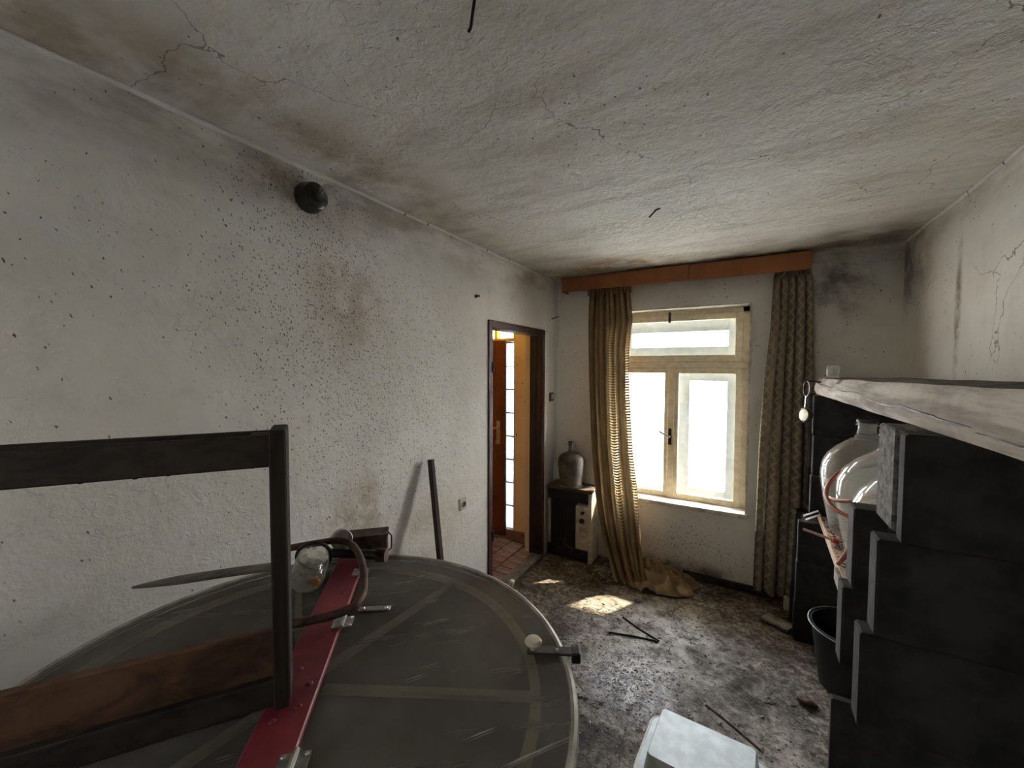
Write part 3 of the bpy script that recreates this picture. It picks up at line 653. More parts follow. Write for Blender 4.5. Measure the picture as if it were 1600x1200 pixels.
# ------------------------------------------------------------------ fittings on walls and ceiling
lm = thing('wall_lamp', 'black round lamp holder with bare clear bulb high on the left wall', 'lamp', (0.0, 1.05, 2.41))
ax = (1, 0, 0)
b = MB(); b.lathe([(0.060, 0), (0.062, 0.012), (0.056, 0.030), (0.058, 0.034), (0.052, 0.058), (0.040, 0.066)], (0.0, 1.05, 2.41), ax, 28); b.build('base', M['bakelite'], lm, smooth=True)
MB().lathe([(0.028, 0), (0.027, 0.024)], (0.064, 1.05, 2.41), ax, 20).build('collar', M['bakelite'], lm, smooth=True)
MB().lathe([(0.012, 0), (0.016, 0.008), (0.026, 0.024), (0.030, 0.042), (0.027, 0.060), (0.016, 0.072), (0.003, 0.075)], (0.085, 1.05, 2.41), ax, 20).build('bulb', M['clear_glass'], lm, smooth=True)
MB().tube([(0.085, 1.05, 2.41), (0.115, 1.047, 2.415), (0.118, 1.053, 2.405)], 0.003, 6).build('filament_stem', M['steel'], lm)
sk = thing('wall_socket', 'cream single wall socket low on the left wall', 'socket', (0, 2.095, 0.83))
b = MB(); b.box(0, 0.010, 2.060, 2.130, 0.79, 0.868, 0.004); b.build('cover', M['socket'], sk)
MB().lathe([(0.023, 0), (0.021, 0.008)], (0.009, 2.095, 0.83), ax, 20).build('rim', M['socket'], sk, smooth=True)
MB().lathe([(0.017, 0), (0.017, 0.004)], (0.0142, 2.095, 0.83), ax, 20).build('recess', M['hole'], sk)
sw = thing('light_switch', 'small brown light switch between the door frame and the corner', 'switch', (0, 3.455, 1.445))
MB().box(0, 0.012, 3.415, 3.495, 1.405, 1.485, 0.004).build('cover', M['switch'], sw)
MB().obox((0.015, 3.455, 1.447), (0.012, 0.022, 0.045), Matrix.Rotation(0.15, 3, 'Y'), 0.002).build('rocker', M['socket'], sw)
kn = thing('wall_peg', 'small rusty peg stuck in the left wall above the door', 'peg', (0, 2.244, 2.192))
MB().lathe([(0.012, 0), (0.012, 0.006), (0.006, 0.008), (0.006, 0.024), (0.010, 0.028)], (0, 2.244, 2.192), ax, 12).build('stem', M['rust'], kn, smooth=True)
tag(MB().tube([(0.0, 3.46, 2.165), (0.02, 3.485, 2.18), (0.045, 3.52, 2.195)], 0.004, 6).build('bent_nail', M['wire']), 'dark bent nail in the wall beside the corner, level with the pelmet', 'nail')
tag(MB().tube(smooth_pts([(1.055, 0.755, 2.535), (1.040, 0.765, 2.508), (1.027, 0.775, 2.487), (1.018, 0.778, 2.482)], 4), 0.0035, 6).build('ceiling_hook', M['wire']), 'long dark wire hook hanging from the ceiling near the camera', 'hook')
tag(MB().tube([(1.165, 2.21, 2.535), (1.135, 2.17, 2.485)], 0.0042, 6).tube([(1.18, 2.20, 2.531), (1.15, 2.22, 2.531)], 0.004, 6).build('ceiling_nail', M['wire']), 'short dark nail sticking out of the ceiling before the window', 'nail')

# ------------------------------------------------------------------ block shelving along the right wall
BL = 'dark concrete blocks of the shelf pillars'
def shells(b, x0, x1, ylist, z0, z1, jit=0.0):
    for y0, y1, inset in ylist: b.box(x0+inset, x1-inset*0.3, y0, y1, z0+0.001, z1-0.001, 0.004)
def block(label, x0, x1, parts, z0, z1, extra=None):
    t = thing('concrete_block', label, 'block', ((x0+x1)/2, (parts[0][1]+parts[-1][2])/2, z0), BL)
    for nm, y0, y1, inset, m in parts:
        b = MB(); b.box(x0+inset, x1-abs(inset)*0.5, y0, y1, z0+0.002, z1-0.001, 0.005)
        b.build(nm, M[m], t)
    return t
X1 = W-0.008
S = 'block'
# far pillar
z = 0.0
for i, (zz, xo, lab) in enumerate([(0.255, 1.872, 'dark concrete block on the floor, bottom of the far pillar by the curtain'),
                                   (0.51, 1.878, 'dark concrete block second from the floor in the far pillar'),
                                   (0.765, 1.883, 'dark concrete block directly under the low plank in the far pillar')]):
    block(lab, xo, X1, [('front_shell', 3.06, 3.12, 0, S), ('web', 3.12, 3.28, 0.035, S), ('rear_shell', 3.28, 3.34, 0, S)], z, zz); z = zz
z = 0.815
for i, (zz, xo, lab) in enumerate([(1.061, 1.938, 'dark concrete block standing on the far end of the low plank'),
                                   (1.307, 1.944, 'middle dark concrete block of the far upper pillar'),
                                   (1.553, 1.940, 'dark concrete block under the far end of the beam')]):
    block(lab, xo, X1, [('front_shell', 3.06, 3.12, 0, S), ('web', 3.12, 3.28, 0.030, 'edge_conc'), ('rear_shell', 3.28, 3.34, 0, S)], z, zz); z = zz
# near pillar
z = 0.0
for zz, xo, lab in [(0.255, 1.830, 'dark concrete slab on the floor at the foot of the near pillar'), (0.51, 1.826, 'middle dark slab of the low near pillar, by the picture edge'), (0.765, 1.819, 'low dark slab protruding left below the near plank end')]:
    block(lab, xo, X1, [('front_shell', 1.446, 1.475, 0, S), ('web', 1.475, 1.53, 0.16, S), ('rear_shell', 1.53, 1.56, 0.24, S)], z, zz); z = zz
block('dark concrete block with two thin edges, lowest of the near upper pillar', 1.845, X1, [('front_shell', 1.285, 1.355, 0, S), ('web', 1.355, 1.53, 0.09, S), ('rear_shell', 1.53, 1.605, 0.004, S)], 0.815, 1.062)
block('dark concrete block with two thin edges, middle of the near upper pillar', 1.868, X1, [('front_shell', 1.275, 1.345, 0, S), ('web', 1.345, 1.525, 0.075, S), ('rear_shell', 1.525, 1.605, 0.0, S)], 1.062, 1.306)
block('concrete block with pale speckled end under the near beam', 1.905, X1, [('front_shell', 1.252, 1.298, 0, S), ('web', 1.298, 1.345, 0.04, S), ('core', 1.345, 1.49, 0.004, 'speckle')], 1.306, 1.567)

# low plank with the demijohns
pk = thing('shelf_plank', 'dusty brown wooden plank carrying the glass demijohns', 'shelf', (2.18, 2.2, 0.765))
b = MB(); b.prism([(1.938, 1.37), (2.425, 1.37), (2.43, 3.33), (1.998, 3.33)], 0.766, 0.814); b.build('board', M['plank'], pk)
b = MB(); b.prism([(1.928, 1.62), (1.94, 1.62), (1.964, 2.33), (1.952, 2.33)], 0.752, 0.808); b.build('metal_edging', M['steel'], pk)
b = MB()
for i in range(240):
    y = random.uniform(1.7, 3.0); x = random.uniform(1.965+0.03*(y-1.3)/2, 2.08); r = random.uniform(.003, .009)
    b.obox((x, y, 0.815+r*.3), (r*2, r*1.3, r), Matrix.Rotation(random.uniform(0, 3), 3, 'Z'))
o = b.build('crumbs', M['debris'], pk); o['kind'] = 'stuff'
DG = 'glass demijohns on the low plank'
prof = [(0.10, 0.0), (0.135, 0.004), (0.147, 0.02), (0.160, 0.09), (0.180, 0.19), (0.193, 0.28), (0.195, 0.33), (0.188, 0.385), (0.165, 0.435), (0.125, 0.478), (0.085, 0.508), (0.055, 0.530), (0.042, 0.552), (0.039, 0.58), (0.039, 0.612)]
def demijohn(x, y, lab):
    t = thing('demijohn', lab, 'demijohn', (x, y, 0.815), DG)
    MB().lathe(prof, (x, y, 0.816), n=40, cap1=False).build('glass_body', M['glass'], t, smooth=True, angle=1.2)
    MB().tube([(x+0.044*math.cos(a), y+0.044*math.sin(a), 1.418) for a in [2*PI*i/24 for i in range(24)]], 0.006, 8, True).build('neck_ring', M['clear_glass'], t, smooth=True)
    MB().lathe([(0.043, 0), (0.045, 0.004), (0.045, 0.014), (0.040, 0.018)], (x, y, 1.429), n=24).build('cap', M['black_plastic'], t, smooth=True)
    MB().tube([(x+0.0415*math.cos(a), y+0.0415*math.sin(a), 1.373+.004*math.sin(a)) for a in [2*PI*i/24 for i in range(24)]], 0.0018, 6, True).build('neck_wire', M['wire'], t)
    return t
demijohn(2.145, 2.815, 'clear glass demijohn with black cap, farthest of three on the plank')
demijohn(2.152, 2.405, 'clear glass demijohn with the red hose around it, middle of three')
demijohn(2.14, 2.008, 'clear glass demijohn half hidden by the near concrete blocks')
hz = thing('rubber_hose', 'reddish rubber hose looped around the middle demijohn', 'hose', (2.0, 2.4, 1.1))
pts = [(2.22, 2.58, 1.330), (2.13, 2.615, 1.285), (2.04, 2.60, 1.225), (1.965, 2.535, 1.170), (1.928, 2.44, 1.120), (1.935, 2.34, 1.085), (1.985, 2.255, 1.070), (2.03, 2.222, 1.09), (2.10, 2.205, 1.15), (2.2, 2.205, 1.21)]
MB().tube(smooth_pts(pts, 6), 0.0095, 10).build('loop', M['hose'], hz, smooth=True)
MB().tube(smooth_pts([(1.930, 2.42, 1.105), (1.955, 2.33, 1.115), (2.0, 2.262, 1.14), (2.07, 2.225, 1.185), (2.16, 2.215, 1.22)], 6), 0.0085, 10).build('loop', M['hose'], hz, smooth=True)
MB().tube(smooth_pts([(2.03, 2.225, 1.05), (1.995, 2.232, 0.96), (1.972, 2.262, 0.88), (1.962, 2.31, 0.832)], 6), 0.0095, 10).build('hose_end', M['hose'], hz, smooth=True)
st = thing('thin_stick', 'thin pinkish wooden stick poking out over the low plank edge', 'stick', (1.94, 2.62, 0.85))
MB().beam((1.862, 2.635, 0.858), (2.005, 2.605, 0.832), 0.014, 0.011, bev=0.002).build('shaft', M['pink_wood'], st)
MB().lathe([(0.012, 0), (0.014, 0.01), (0.012, 0.025)], (1.985, 2.605, 0.836), (1, 0, -.1), 12).build('red_sleeve', M['red_plastic'], st, smooth=True)
ch = thing('metal_channel', 'small open metal channel leaning at the far plank end', 'channel', (1.955, 3.02, 0.82))
R_ = Matrix.Rotation(-0.55, 3, 'Y')
for dz in (-0.012, 0.012): MB().obox(Vector((1.945, 3.02, 0.826))+R_ @ Vector((0, 0, dz)), (0.085, 0.030, 0.003), R_).build('flange', M['steel'], ch)
MB().obox(Vector((1.945, 3.02, 0.826))+R_ @ Vector((0.041, 0, 0)), (0.003, 0.030, 0.026), R_).build('web', M['steel'], ch)

# heavy beam on top
bm_ = thing('wooden_beam', 'thick weathered grey wooden beam resting on the concrete block pillars', 'beam', (2.18, 1.9, 1.555))
rings = []
NB_ = 70
for i in range(NB_+1):
    y = 0.35+(3.20-0.35)*i/NB_; t = (y-0.35)/2.85
    zb = 1.575-0.0195*t; zt = 1.694-0.038*t
    f = lambda k, a: noise.fractal(Vector((k*3.3, y*3, k)), 1, 2, 3)*a
    xf = 1.963
    ring = [(xf+0.006+f(1, .004), y, zb), (xf-0.004+f(2, .006), y, zb+(zt-zb)*.25), (xf-0.005+f(3, .006), y, zb+(zt-zb)*.5), (xf+f(4, .006), y, zb+(zt-zb)*.78), (xf+0.012+f(5, .008), y, zt-0.002+f(6, .004)),
            (xf+0.10, y, zt+0.004+f(7, .010)), (xf+0.26, y, zt+0.003+f(8, .012)), (2.39, y, zt+f(9, .006)), (2.41, y, zb)]
    rings.append(ring)
b = MB(); b.loft(rings); bo = b.build('timber', M['beam'], bm_, smooth=True, angle=0.7)
bo.data.materials.append(M['beam_top'])
for p in bo.data.polygons:
    if p.normal.z > 0.6: p.material_index = 1
# drying cracks, cut as thin dark fissures that follow the face
b = MB()
def crack(pts, wmax):
    pts = smooth_pts(pts, 4); n = len(pts); up = []; lo = []
    for i, p in enumerate(pts):
        h = wmax*math.sin(PI*i/(n-1))*(0.6+0.5*abs(noise.noise(p*25)))+0.0003
        up.append((p.x, p.y, p.z+h)); lo.append((p.x, p.y, p.z-h))
    mid = [(p.x+0.012, p.y, p.z) for p in pts]
    b.loft([[u, v2, m_] for u, v2, m_ in zip(up, lo, mid)])
for pl, wv in (([(1.955, 1.95, 1.612), (1.955, 1.75, 1.606), (1.954, 1.6, 1.604), (1.954, 1.52, 1.612), (1.954, 1.38, 1.610), (1.954, 1.27, 1.609)], .0035),
               ([(1.956, 2.45, 1.617), (1.956, 2.3, 1.615), (1.955, 2.1, 1.622), (1.955, 1.95, 1.618)], .0022),
               ([(1.956, 1.28, 1.607), (1.955, 1.2, 1.604), (1.955, 1.1, 1.605)], .003), ([(1.955, 1.08, 1.598), (1.955, 0.9, 1.595)], .0022),
               ([(1.957, 3.15, 1.632), (1.957, 2.95, 1.622), (1.957, 2.8, 1.617)], .002), ([(1.957, 2.9, 1.628), (1.957, 2.7, 1.62), (1.957, 2.6, 1.620)], .002)):
    crack(pl, wv)
b.build('drying_crack', M['hole'], bm_)
gl = thing('drinking_glass', 'small clear drinking glass standing on the far end of the beam', 'glass', (2.035, 3.12, 1.662))
b = MB(); b.lathe([(0.028, 0), (0.031, 0.006), (0.034, 0.072), (0.0325, 0.072), (0.029, 0.008), (0.002, 0.007)], (2.035, 3.12, 1.664), n=24); b.build('tumbler', M['clear_glass'], gl, smooth=True)
hm = thing('hanging_mirror', 'small round mirror on a wire loop hanging from the beam end', 'mirror', (1.893, 2.99, 1.43))
MB().tube([(1.972, 3.0, 1.634), (1.93, 2.995, 1.640), (1.888, 2.99, 1.641)], 0.004, 6).build('peg_wire', M['wire'], hm)
MB().tube([(1.893+0.017*math.cos(a)*.8, 2.99-0.017*math.cos(a), 1.596+0.046*math.sin(a)) for a in [2*PI*i/24 for i in range(24)]], 0.002, 6, True).build('wire_loop', M['chrome'], hm)
MB().tube([(1.893, 2.99, 1.550), (1.889, 2.985, 1.485)], 0.003, 6).build('stem', M['chrome'], hm)
mx_ = Vector((-0.75, -0.45, 0.06)).normalized(); mc = Vector((1.893, 2.985, 1.438))
MB().lathe([(0.040, -0.016), (0.044, -0.012), (0.044, 0.008), (0.040, 0.010)], mc, mx_, 26).build('rim', M['black_plastic'], hm, smooth=True)
def mirror_mat():
    k = NM('mirror_face', 0.12, 0.85, 0.5); k.color((0.80, 0.86, 0.9)); return k.m
MB().lathe([(0.036, 0), (0.036, 0.002)], mc+mx_*0.0102, mx_, 26).build('mirror_face', mirror_mat(), hm)

# bucket
bk = thing('bucket', 'black plastic builder\'s bucket on the floor between the pillars', 'bucket', (2.105, 2.73, 0))
n = 36; c0 = (2.105, 2.73, 0.006)
MB().lathe([(0.135, 0), (0.142, 0.004), (0.183, 0.318), (0.190, 0.320), (0.190, 0.330), (0.179, 0.330), (0.138, 0.012), (0.002, 0.010)], c0, n=n).build('body', M['black_plastic'], bk, smooth=True)
MB().tube([(c0[0]+0.196*math.cos(a), c0[1]+0.196*math.sin(a)-0.0, 0.335+0.006*math.sin(a*1.0)) for a in [PI*0.55+PI*1.0*i/26 for i in range(27)]], 0.0035, 6).build('wire_handle', M['chrome'], bk, smooth=True)
for a in (PI*0.55, PI*1.55): MB().obox((c0[0]+0.19*math.cos(a), c0[1]+0.19*math.sin(a), 0.305), (0.03, 0.03, 0.05), Matrix.Rotation(a, 3, 'Z'), 0.004).build('handle_lug', M['black_plastic'], bk)

# ------------------------------------------------------------------ on the floor
ty = thing('plastic_tub', 'pale blue-white plastic tub lying upside down on the floor', 'tub', (1.46, 1.83, 0))
def rrect(cx, cy, hx, hy, z, rot, r=0.03, k=4):
    o = []
    for sx, sy, a0 in ((1, 1, 0), (-1, 1, PI/2), (-1, -1, PI), (1, -1, 1.5*PI)):
        for i in range(k+1):
            a = a0+PI/2*i/k; x = sx*(hx-r)+r*math.cos(a); y = sy*(hy-r)+r*math.sin(a)
            o.append((cx+x*math.cos(rot)-y*math.sin(rot), cy+x*math.sin(rot)+y*math.cos(rot), z))
    return o
rt = -0.06; cx_, cy_ = 1.458, 1.832
b = MB(); b.loft([rrect(cx_, cy_, .205, .155, .016, rt, .035), rrect(cx_, cy_, .238, .178, .010, rt, .05), rrect(cx_, cy_, .241, .181, .016, rt, .05), rrect(cx_, cy_, .207, .157, .024, rt, .035), rrect(cx_, cy_, .194, .141, .094, rt, .02), rrect(cx_, cy_, .190, .137, .100, rt, .018)], cap0=False)
b.build('shell', M['tray'], ty, smooth=True, angle=0.5)
b = MB(); b.tube(rrect(cx_, cy_, .242, .182, .013, rt, .05), 0.006, 8, True); b.build('rolled_lip', M['sill'], ty, smooth=True)
def zf(x, y): return floor_z(x, y)+0.008
tag(MB().tube([(0.845, 2.54, zf(.845, 2.54)), (1.0, 2.575, zf(1, 2.575)), (1.136, 2.604, zf(1.136, 2.604))], 0.006, 6).build('thin_strip', M['dark_steel']), 'left dark strip of two lying in a V on the floor', 'strip')
tag(MB().tube([(0.883, 2.743, zf(.883, 2.743)), (1.01, 2.675, zf(1.01, 2.675)), (1.145, 2.612, zf(1.145, 2.612))], 0.006, 6).build('thin_strip', M['dark_steel']), 'right dark strip of two in a V, nearer the window', 'strip')
tag(MB().tube([(1.445, 2.21, 0.016), (1.55, 2.145, 0.02), (1.675, 2.065, 0.016)], 0.006, 6).build('metal_rod', M['rust']), 'thin rusty rod on the floor just behind the upturned tub', 'rod')
b = MB(); b.obox((1.80, 3.19, 0.018), (0.17, 0.10, 0.022), Matrix.Rotation(-0.5, 3, 'Z'), 0.004); tag(b.build('flat_tile', M['stone']), 'flat grey-brown tile piece on the floor before the far pillar', 'tile')
b = MB(); b.box(1.845, 1.885, 3.40, 3.44, 0.005, 0.10, 0.005); tag(b.build('small_block', M['socket']), 'small pale upright block at the foot of the patterned curtain', 'block')
b = MB(); b.sphere((1.89, 2.49, 0.014), 0.03, (1.5, .7, .5)).jitter(0.008, 30); tag(b.build('rubble_lump', M['rust']), 'brown lump of rubble on the floor left of the bucket', 'rubble')
b = MB(); b.obox((1.03, 3.12, 0.012), (0.22, 0.16, 0.006), Matrix.Rotation(0.2, 3, 'Z')).jitter(0.012, 8)
b.bm.free()
# loose dirt, plaster flakes and litter
def litter(name, mat, cnt, rmin, rmax, region):
    b = MB()
    for i in range(cnt):
        x, y = region()
        if (x-0.728)**2+(y-0.526)**2 < 0.3: continue
        r = random.uniform(rmin, rmax)*random.random()**0.7+0.0015
        b.obox((x, y, floor_z(x, y)+r*0.25), (r*random.uniform(1, 2.6), r*random.uniform(.7, 1.2), r*random.uniform(.25, .7)), Matrix.Rotation(random.uniform(0, PI), 3, 'Z') @ Matrix.Rotation(random.uniform(-.5, .5), 3, 'X'))
    o = b.build(name, mat); o['kind'] = 'stuff'; return o
o = litter('floor_litter', M['debris'], 3000, 0.002, 0.010, lambda: (random.uniform(0.25, 2.3), random.uniform(1.2, 3.52)))
o['label'] = 'dark dirt crumbs and litter scattered over the floor'; o['category'] = 'litter'
def reg2():
    while True:
        x, y = random.gauss(1.06, .12), random.gauss(2.2, .13)
        if 0.7 < x < 1.45: return x, y
o = litter('plaster_flakes', M['debris_pale'], 900, 0.002, 0.007, reg2); o['label'] = 'patch of white plaster flakes on the floor beside the drum'; o['category'] = 'plaster'
def reg3(): return random.uniform(0.1, 1.3), D-abs(random.gauss(0, .14))-0.02
o = litter('corner_litter', M['debris'], 700, 0.005, 0.022, reg3); o['label'] = 'thick litter heaped along the base of the window wall'; o['category'] = 'litter'

# ------------------------------------------------------------------ honey extractor drum
DX, DY, DR, ZL = 0.728, 0.526, 0.62, 1.0
ex = thing('honey_extractor', 'large steel drum with smoky plastic lid and red cross bar', 'extractor', (DX, DY, 0))
MB().lathe([(0.02, 0.16), (DR-0.02, 0.12), (DR-0.006, 0.14), (DR-0.006, ZL-0.012), (DR-0.010, ZL-0.012), (DR-0.012, 0.16), (0.02, 0.18)], (DX, DY, 0), n=96, cap0=False, cap1=False).build('drum', M['drum'], ex, smooth=True)
MB().tube([(DX+(DR-0.004)*math.cos(a), DY+(DR-0.004)*math.sin(a), ZL+0.0) for a in [2*PI*i/120 for i in range(120)]], 0.0095, 8, True).build('drum_rim', M['rim'], ex, smooth=True)
for a in (0.5, 2.6, 4.7): MB().beam((DX+.5*math.cos(a), DY+.5*math.sin(a), 0.0), (DX+.5*math.cos(a), DY+.5*math.sin(a), 0.2), 0.04, 0.04, up=(1, 0, 0)).build('leg', M['dark_steel'], ex)
ub = Vector((0.657, -0.754, 0)).normalized(); pb = Vector((0.754, 0.657, 0)).normalized()     # along and across the cross bar
cb = Vector((DX, DY, 0)) + pb*(0.008)
def halfdisc(sgn):
    b = MB(); n = 60; pts = []
    a0 = math.atan2(ub.y, ub.x)
    for i in range(n+1):
        a = a0 + sgn*PI*(0.012+0.976*i/n)
        pts.append((DX+(DR-0.010)*math.cos(a), DY+(DR-0.010)*math.sin(a)))
    if sgn < 0: pts = pts[::-1]
    b.prism(pts, ZL, ZL+0.006); return b
halfdisc(1).build('lid_panel', M['lid'], ex); halfdisc(-1).build('lid_panel', M['lid'], ex)
RC, ZC = 0.535, ZL-0.002
b = MB(); 
rings = [[(DX+r*math.cos(a), DY+r*math.sin(a), z_) for r, z_ in ((RC-.011, ZC), (RC+.011, ZC), (RC+.011, ZC-.012), (RC-.011, ZC-.012))] for a in [2*PI*i/96 for i in range(97)]]
b.loft(rings, False, False); b.build('cage_ring', M['cage'], ex)
for k_ in range(6):
    a = math.radians(27.7+60*k_); v_ = Vector((math.cos(a), math.sin(a), 0)); c_ = Vector((DX, DY, ZC-0.006))
    MB().beam(c_+v_*0.06, c_+v_*RC, 0.018, 0.012).build('cage_spoke', M['cage'], ex)
bar = MB().beam(cb-ub*0.63+Vector((0, 0, ZL+0.014)), cb+ub*0.63+Vector((0, 0, ZL+0.014)), 0.094, 0.014, bev=0.003).build('cross_bar', M['red_bar'], ex)
for s_, q in ((-.2, .012), (-.02, -.01), (.03, .025), (.09, .02), (.12, -.018), (.30, .02), (.42, -.02), (-.33, .02)):
    MB().lathe([(0.0075, 0), (0.006, 0.003), (0.0015, 0.004)], cb+ub*s_+pb*q+Vector((0, 0, ZL+0.0205)), n=10).build('bolt', M['red_bar'], bar, smooth=True)
def hinge(s_, side):
    c_ = cb+ub*s_+pb*(side*0.050)+Vector((0, 0, ZL+0.0215))
    hb = MB(); hb.beam(c_-pb*0.026, c_+pb*0.026, 0.046, 0.003); ho = hb.build('hinge', M['steel'], ex)
    MB().tube([c_-ub*0.026+Vector((0, 0, .004)), c_+ub*0.026+Vector((0, 0, .004))], 0.0055, 8).build('hinge_pin', M['chrome'], ho, smooth=True)
    for a1, a2 in ((.02, .017), (.02, -.017), (-.02, .017), (-.02, -.017)):
        MB().lathe([(0.0045, 0), (0.003, 0.0025)], c_+pb*a1+ub*a2+Vector((0, 0, .0012)), n=8).build('screw', M['chrome'], ho, smooth=True)
for s_ in (-0.183, 0.222, -0.46): hinge(s_, 1)
pc = Vector((0.66, 0.803, ZL+0.009)); pd = Vector((0.82, 0.57, 0)).normalized()
mp = MB().beam(pc-pd*0.045, pc+pd*0.045, 0.022, 0.004, bev=0.001).build('mounting_plate', M['steel'], ex)
for q in (-.033, .033): MB().lathe([(0.006, 0), (0.004, 0.004)], pc+pd*q+Vector((0, 0, .002)), n=10).build('screw', M['chrome'], mp, smooth=True)
# latch on the right edge
ld = Vector((0.99, 0.12, 0)).normalized(); l0 = Vector((1.135, 0.885, ZL+0.014))
l0 = Vector((1.128, 0.872, ZL+0.012)); l1 = Vector((1.232, 0.925, ZL+0.012)); ldir = (l1-l0).normalized()
la = MB().beam(l0, l1, 0.030, 0.006, bev=0.002).build('lid_latch', M['dark_steel'], ex)
MB().lathe([(0.008, 0), (0.009, 0.010), (0.019, 0.013), (0.022, 0.019), (0.017, 0.026), (0.004, 0.028)], l0+ldir*0.016+Vector((0, 0, .003)), n=20).build('latch_knob', M['ivory'], la, smooth=True)
MB().beam(l1+ldir*0.004+Vector((0, 0, 0.004)), l1+ldir*0.004+Vector((0, 0, -0.022)), 0.030, 0.022, up=tuple(ldir), bev=0.003).build('latch_hook', M['black_enamel'], la)
MB().lathe([(0.005, 0), (0.003, 0.003)], l0+ldir*0.075+Vector((0, 0, .003)), n=8).build('screw', M['chrome'], la, smooth=True)
# crank tube, shaft, wheel and gear box at the far end of the bar
def P3(x, y, z): return Vector((x, y, z))
tp = smooth_pts([P3(.245, .775, 1.10), P3(.305, .872, 1.10), P3(.345, .920, 1.098), P3(.415, .926, 1.092), P3(.530, .867, 1.082), P3(.635, .785, 1.07), P3(.664, .738, 1.06), P3(.655, .700, 1.053), P3(.623, .653, 1.05), P3(.580, .600, 1.05)], 6)
MB().tube(tp, 0.0115, 12).build('crank_handle', M['rust'], ex, smooth=True)
sh0 = P3(.30, .915, 1.045); sh1 = P3(.475, 1.00, 1.045)
MB().tube([sh0, sh0.lerp(sh1, .5), sh1], 0.016, 12).build('drive_shaft', M['dark_steel'], ex, smooth=True)
MB().lathe([(0.024, 0), (0.024, 0.035)], sh1-(sh1-sh0).normalized()*0.02, sh1-sh0, 14).build('shaft_end', M['rust'], ex, smooth=True)
wc = P3(.312, .955, 1.082); wa = Vector((.85, -.35, .15)).normalized()
pw = MB().lathe([(0.010, -0.016), (0.034, -0.016), (0.037, -0.012), (0.037, 0.012), (0.034, 0.016), (0.012, 0.018), (0.010, 0.022)], wc, wa, 28).build('pulley_wheel', M['steel'], ex, smooth=True)
MB().lathe([(0.010, 0), (0.010, 0.012)], wc+wa*0.017, wa, 12).build('axle_nut', M['dark_steel'], pw, smooth=True)
gd = Vector((.70, .71, 0)).normalized(); gp = Vector((.71, -.70, 0)).normalized(); gc = P3(.312, 1.078, 1.024)
gbx = MB().beam(gc-gd*0.072, gc+gd*0.072, 0.075, 0.074, bev=0.004).jitter(0.002, 30).build('gear_box', M['rust_box'], ex)
MB().beam(gc-gd*0.075+Vector((0, 0, .039)), gc+gd*0.075+Vector((0, 0, .039)), 0.080, 0.006).build('box_lid', M['rust_box'], gbx)
MB().tube([gc+gd*0.074+Vector((0, 0, .035)), gc+gd*0.086+Vector((0, 0, .02)), gc+gd*0.086+Vector((0, 0, -.03)), gc+gd*0.074+Vector((0, 0, -.04))], 0.003, 6).build('clasp', M['wire'], gbx)
for q in (-.02, .02): MB().lathe([(0.008, 0), (0.006, 0.006)], gc+gd*q+gp*0.038+Vector((0, 0, -.015)), gp, 10).build('red_bolt', M['red_bar'], gbx, smooth=True)
MB().beam(gc+Vector((0, 0, -.075)), gc+Vector((0, 0, -.04)), 0.05, 0.09, up=tuple(gd)).build('bracket', M['dark_steel'], ex)

# jar lying by the cross bar
jr = thing('plastic_jar', 'cloudy clear jar with orange stopper lying on the drum lid', 'jar', (0.42, 0.78, ZL+0.006))
ja = Vector((.60, -.62, -0.22)).normalized(); jc = P3(.338, .828, 1.078)
MB().lathe([(0.032, -0.025), (0.048, -0.006), (0.051, 0.012), (0.051, 0.098), (0.047, 0.112), (0.036, 0.120), (0.002, 0.121)], jc, ja, 32, cap0=False).build('jar_body', M['jar'], jr, smooth=True)
MB().tube([jc+Matrix.Rotation(a, 3, ja) @ (ja.orthogonal().normalized()*0.053) for a in [2*PI*i/28 for i in range(28)]], 0.006, 8, True).build('black_band', M['black_plastic'], jr, smooth=True)
MB().lathe([(0.0145, 0), (0.0145, 0.008)], jc+ja*0.108+Vector((0.022, 0.017, -0.004)), ja, 18).build('orange_stopper', M['orange'], jr, smooth=True)

# tapered grey stick lying across the rim
ws = smooth_pts([P3(.030, .452, 1.062), P3(.060, .500, 1.060), P3(.12, .585, 1.058), P3(.19, .688, 1.053), P3(.262, .780, 1.048)], 4)
n_ = len(ws); rad = [0.003+0.0105*min(1, i/(n_*0.38)) for i in range(n_)]
tag(MB().tube(ws, rad, 10).build('tapered_stick', M['grey_wood'], smooth=True), 'weathered grey tapered stick lying across the drum toward the wall', 'stick')

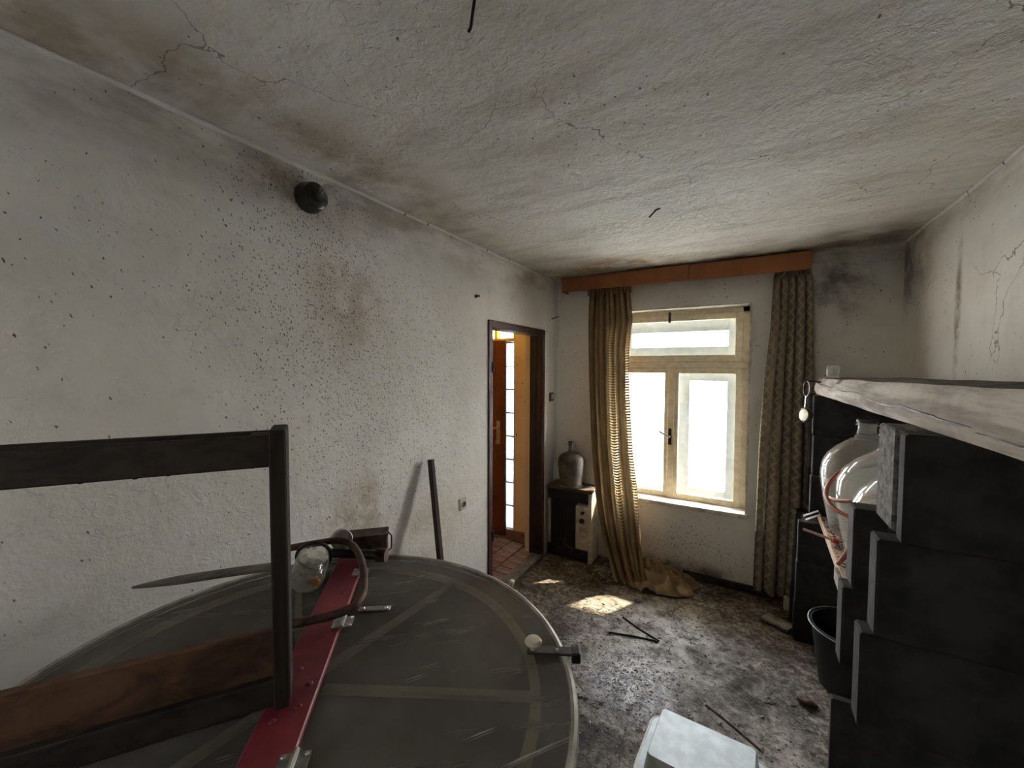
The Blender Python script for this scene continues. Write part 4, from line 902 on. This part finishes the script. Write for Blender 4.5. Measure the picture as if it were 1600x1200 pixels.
# old wooden frame standing on the drum lid
fb = P3(.770, .468, 0); fd = Vector((-.559, -.829, 0)).normalized(); fs_ = Vector((-.829, .559, 0)).normalized()
fr = thing('wooden_frame', 'old dark wooden frame with double rails standing on the drum lid', 'frame', (0.62, 0.2, ZL+0.021))
zt0, zt1 = ZL+0.022, 1.590
L_ = 0.56
def fpt(t, s, z_): return fb+fd*t+fs_*s+Vector((0, 0, z_))
for t in (0.0, L_):
    b = MB(); b.beam(fpt(t, 0.024, zt0), fpt(t, 0.024, zt1), 0.096, 0.030, up=tuple(fd), bev=0.003); b.build('end_post', M['post_wood'], fr)
for s_ in (-0.004, 0.064):
    b = MB(); b.beam(fpt(0.013, s_, 1.548), fpt(L_-0.013, s_, 1.548), 0.020, 0.062, bev=0.003); b.jitter(0.0015, 18); b.build('top_rail', M['rail_wood'], fr)
MB().beam(fpt(0.014, 0.03, 1.572), fpt(0.050, 0.03, 1.572), 0.055, 0.012).build('corner_filler', M['brown_wood'], fr)
b = MB(); b.beam(fpt(0.013, 0.045, 1.095), fpt(L_-0.013, 0.045, 1.095), 0.018, 0.125, bev=0.003); b.build('bottom_board', M['brown_wood'], fr)
b = MB(); b.beam(fpt(0.013, 0.0, 1.050), fpt(L_-0.013, 0.0, 1.050), 0.020, 0.055, bev=0.003); b.build('bottom_rail', M['rail_wood'], fr)
for z_ in (1.565, 1.54, 1.10): MB().lathe([(0.004, 0), (0.003, 0.002)], fpt(-0.013, 0.01, z_), -fd, 8).build('nail_head', M['wire'], fr)
b = MB()
for i in range(26):
    z_ = random.choice([random.uniform(1.30, 1.40), random.uniform(1.12, 1.46)]); r = random.uniform(.003, .006)
    b.sphere(fpt(0.010, 0.066, z_), r, (1, 1, 1.2), 6, 4)
for i in range(16):
    b.sphere(fpt(random.uniform(.03, .5), random.choice((-.004, .004)), 1.516), random.uniform(.002, .004), (1.6, 1.6, .8), 6, 4)
o = b.build('wax_lumps', M['bar_wood'], fr); o['kind'] = 'stuff'

# dark bar leaning against the wall
lb = thing('leaning_bar', 'long dark square bar leaning on the left wall beside the door', 'bar', (0.28, 1.65, 0))
MB().beam((0.26, 1.665, 0.008), (0.034, 1.755, 1.19), 0.030, 0.030, up=(0, 1, 0), bev=0.003).build('shaft', M['bar_wood'], lb)
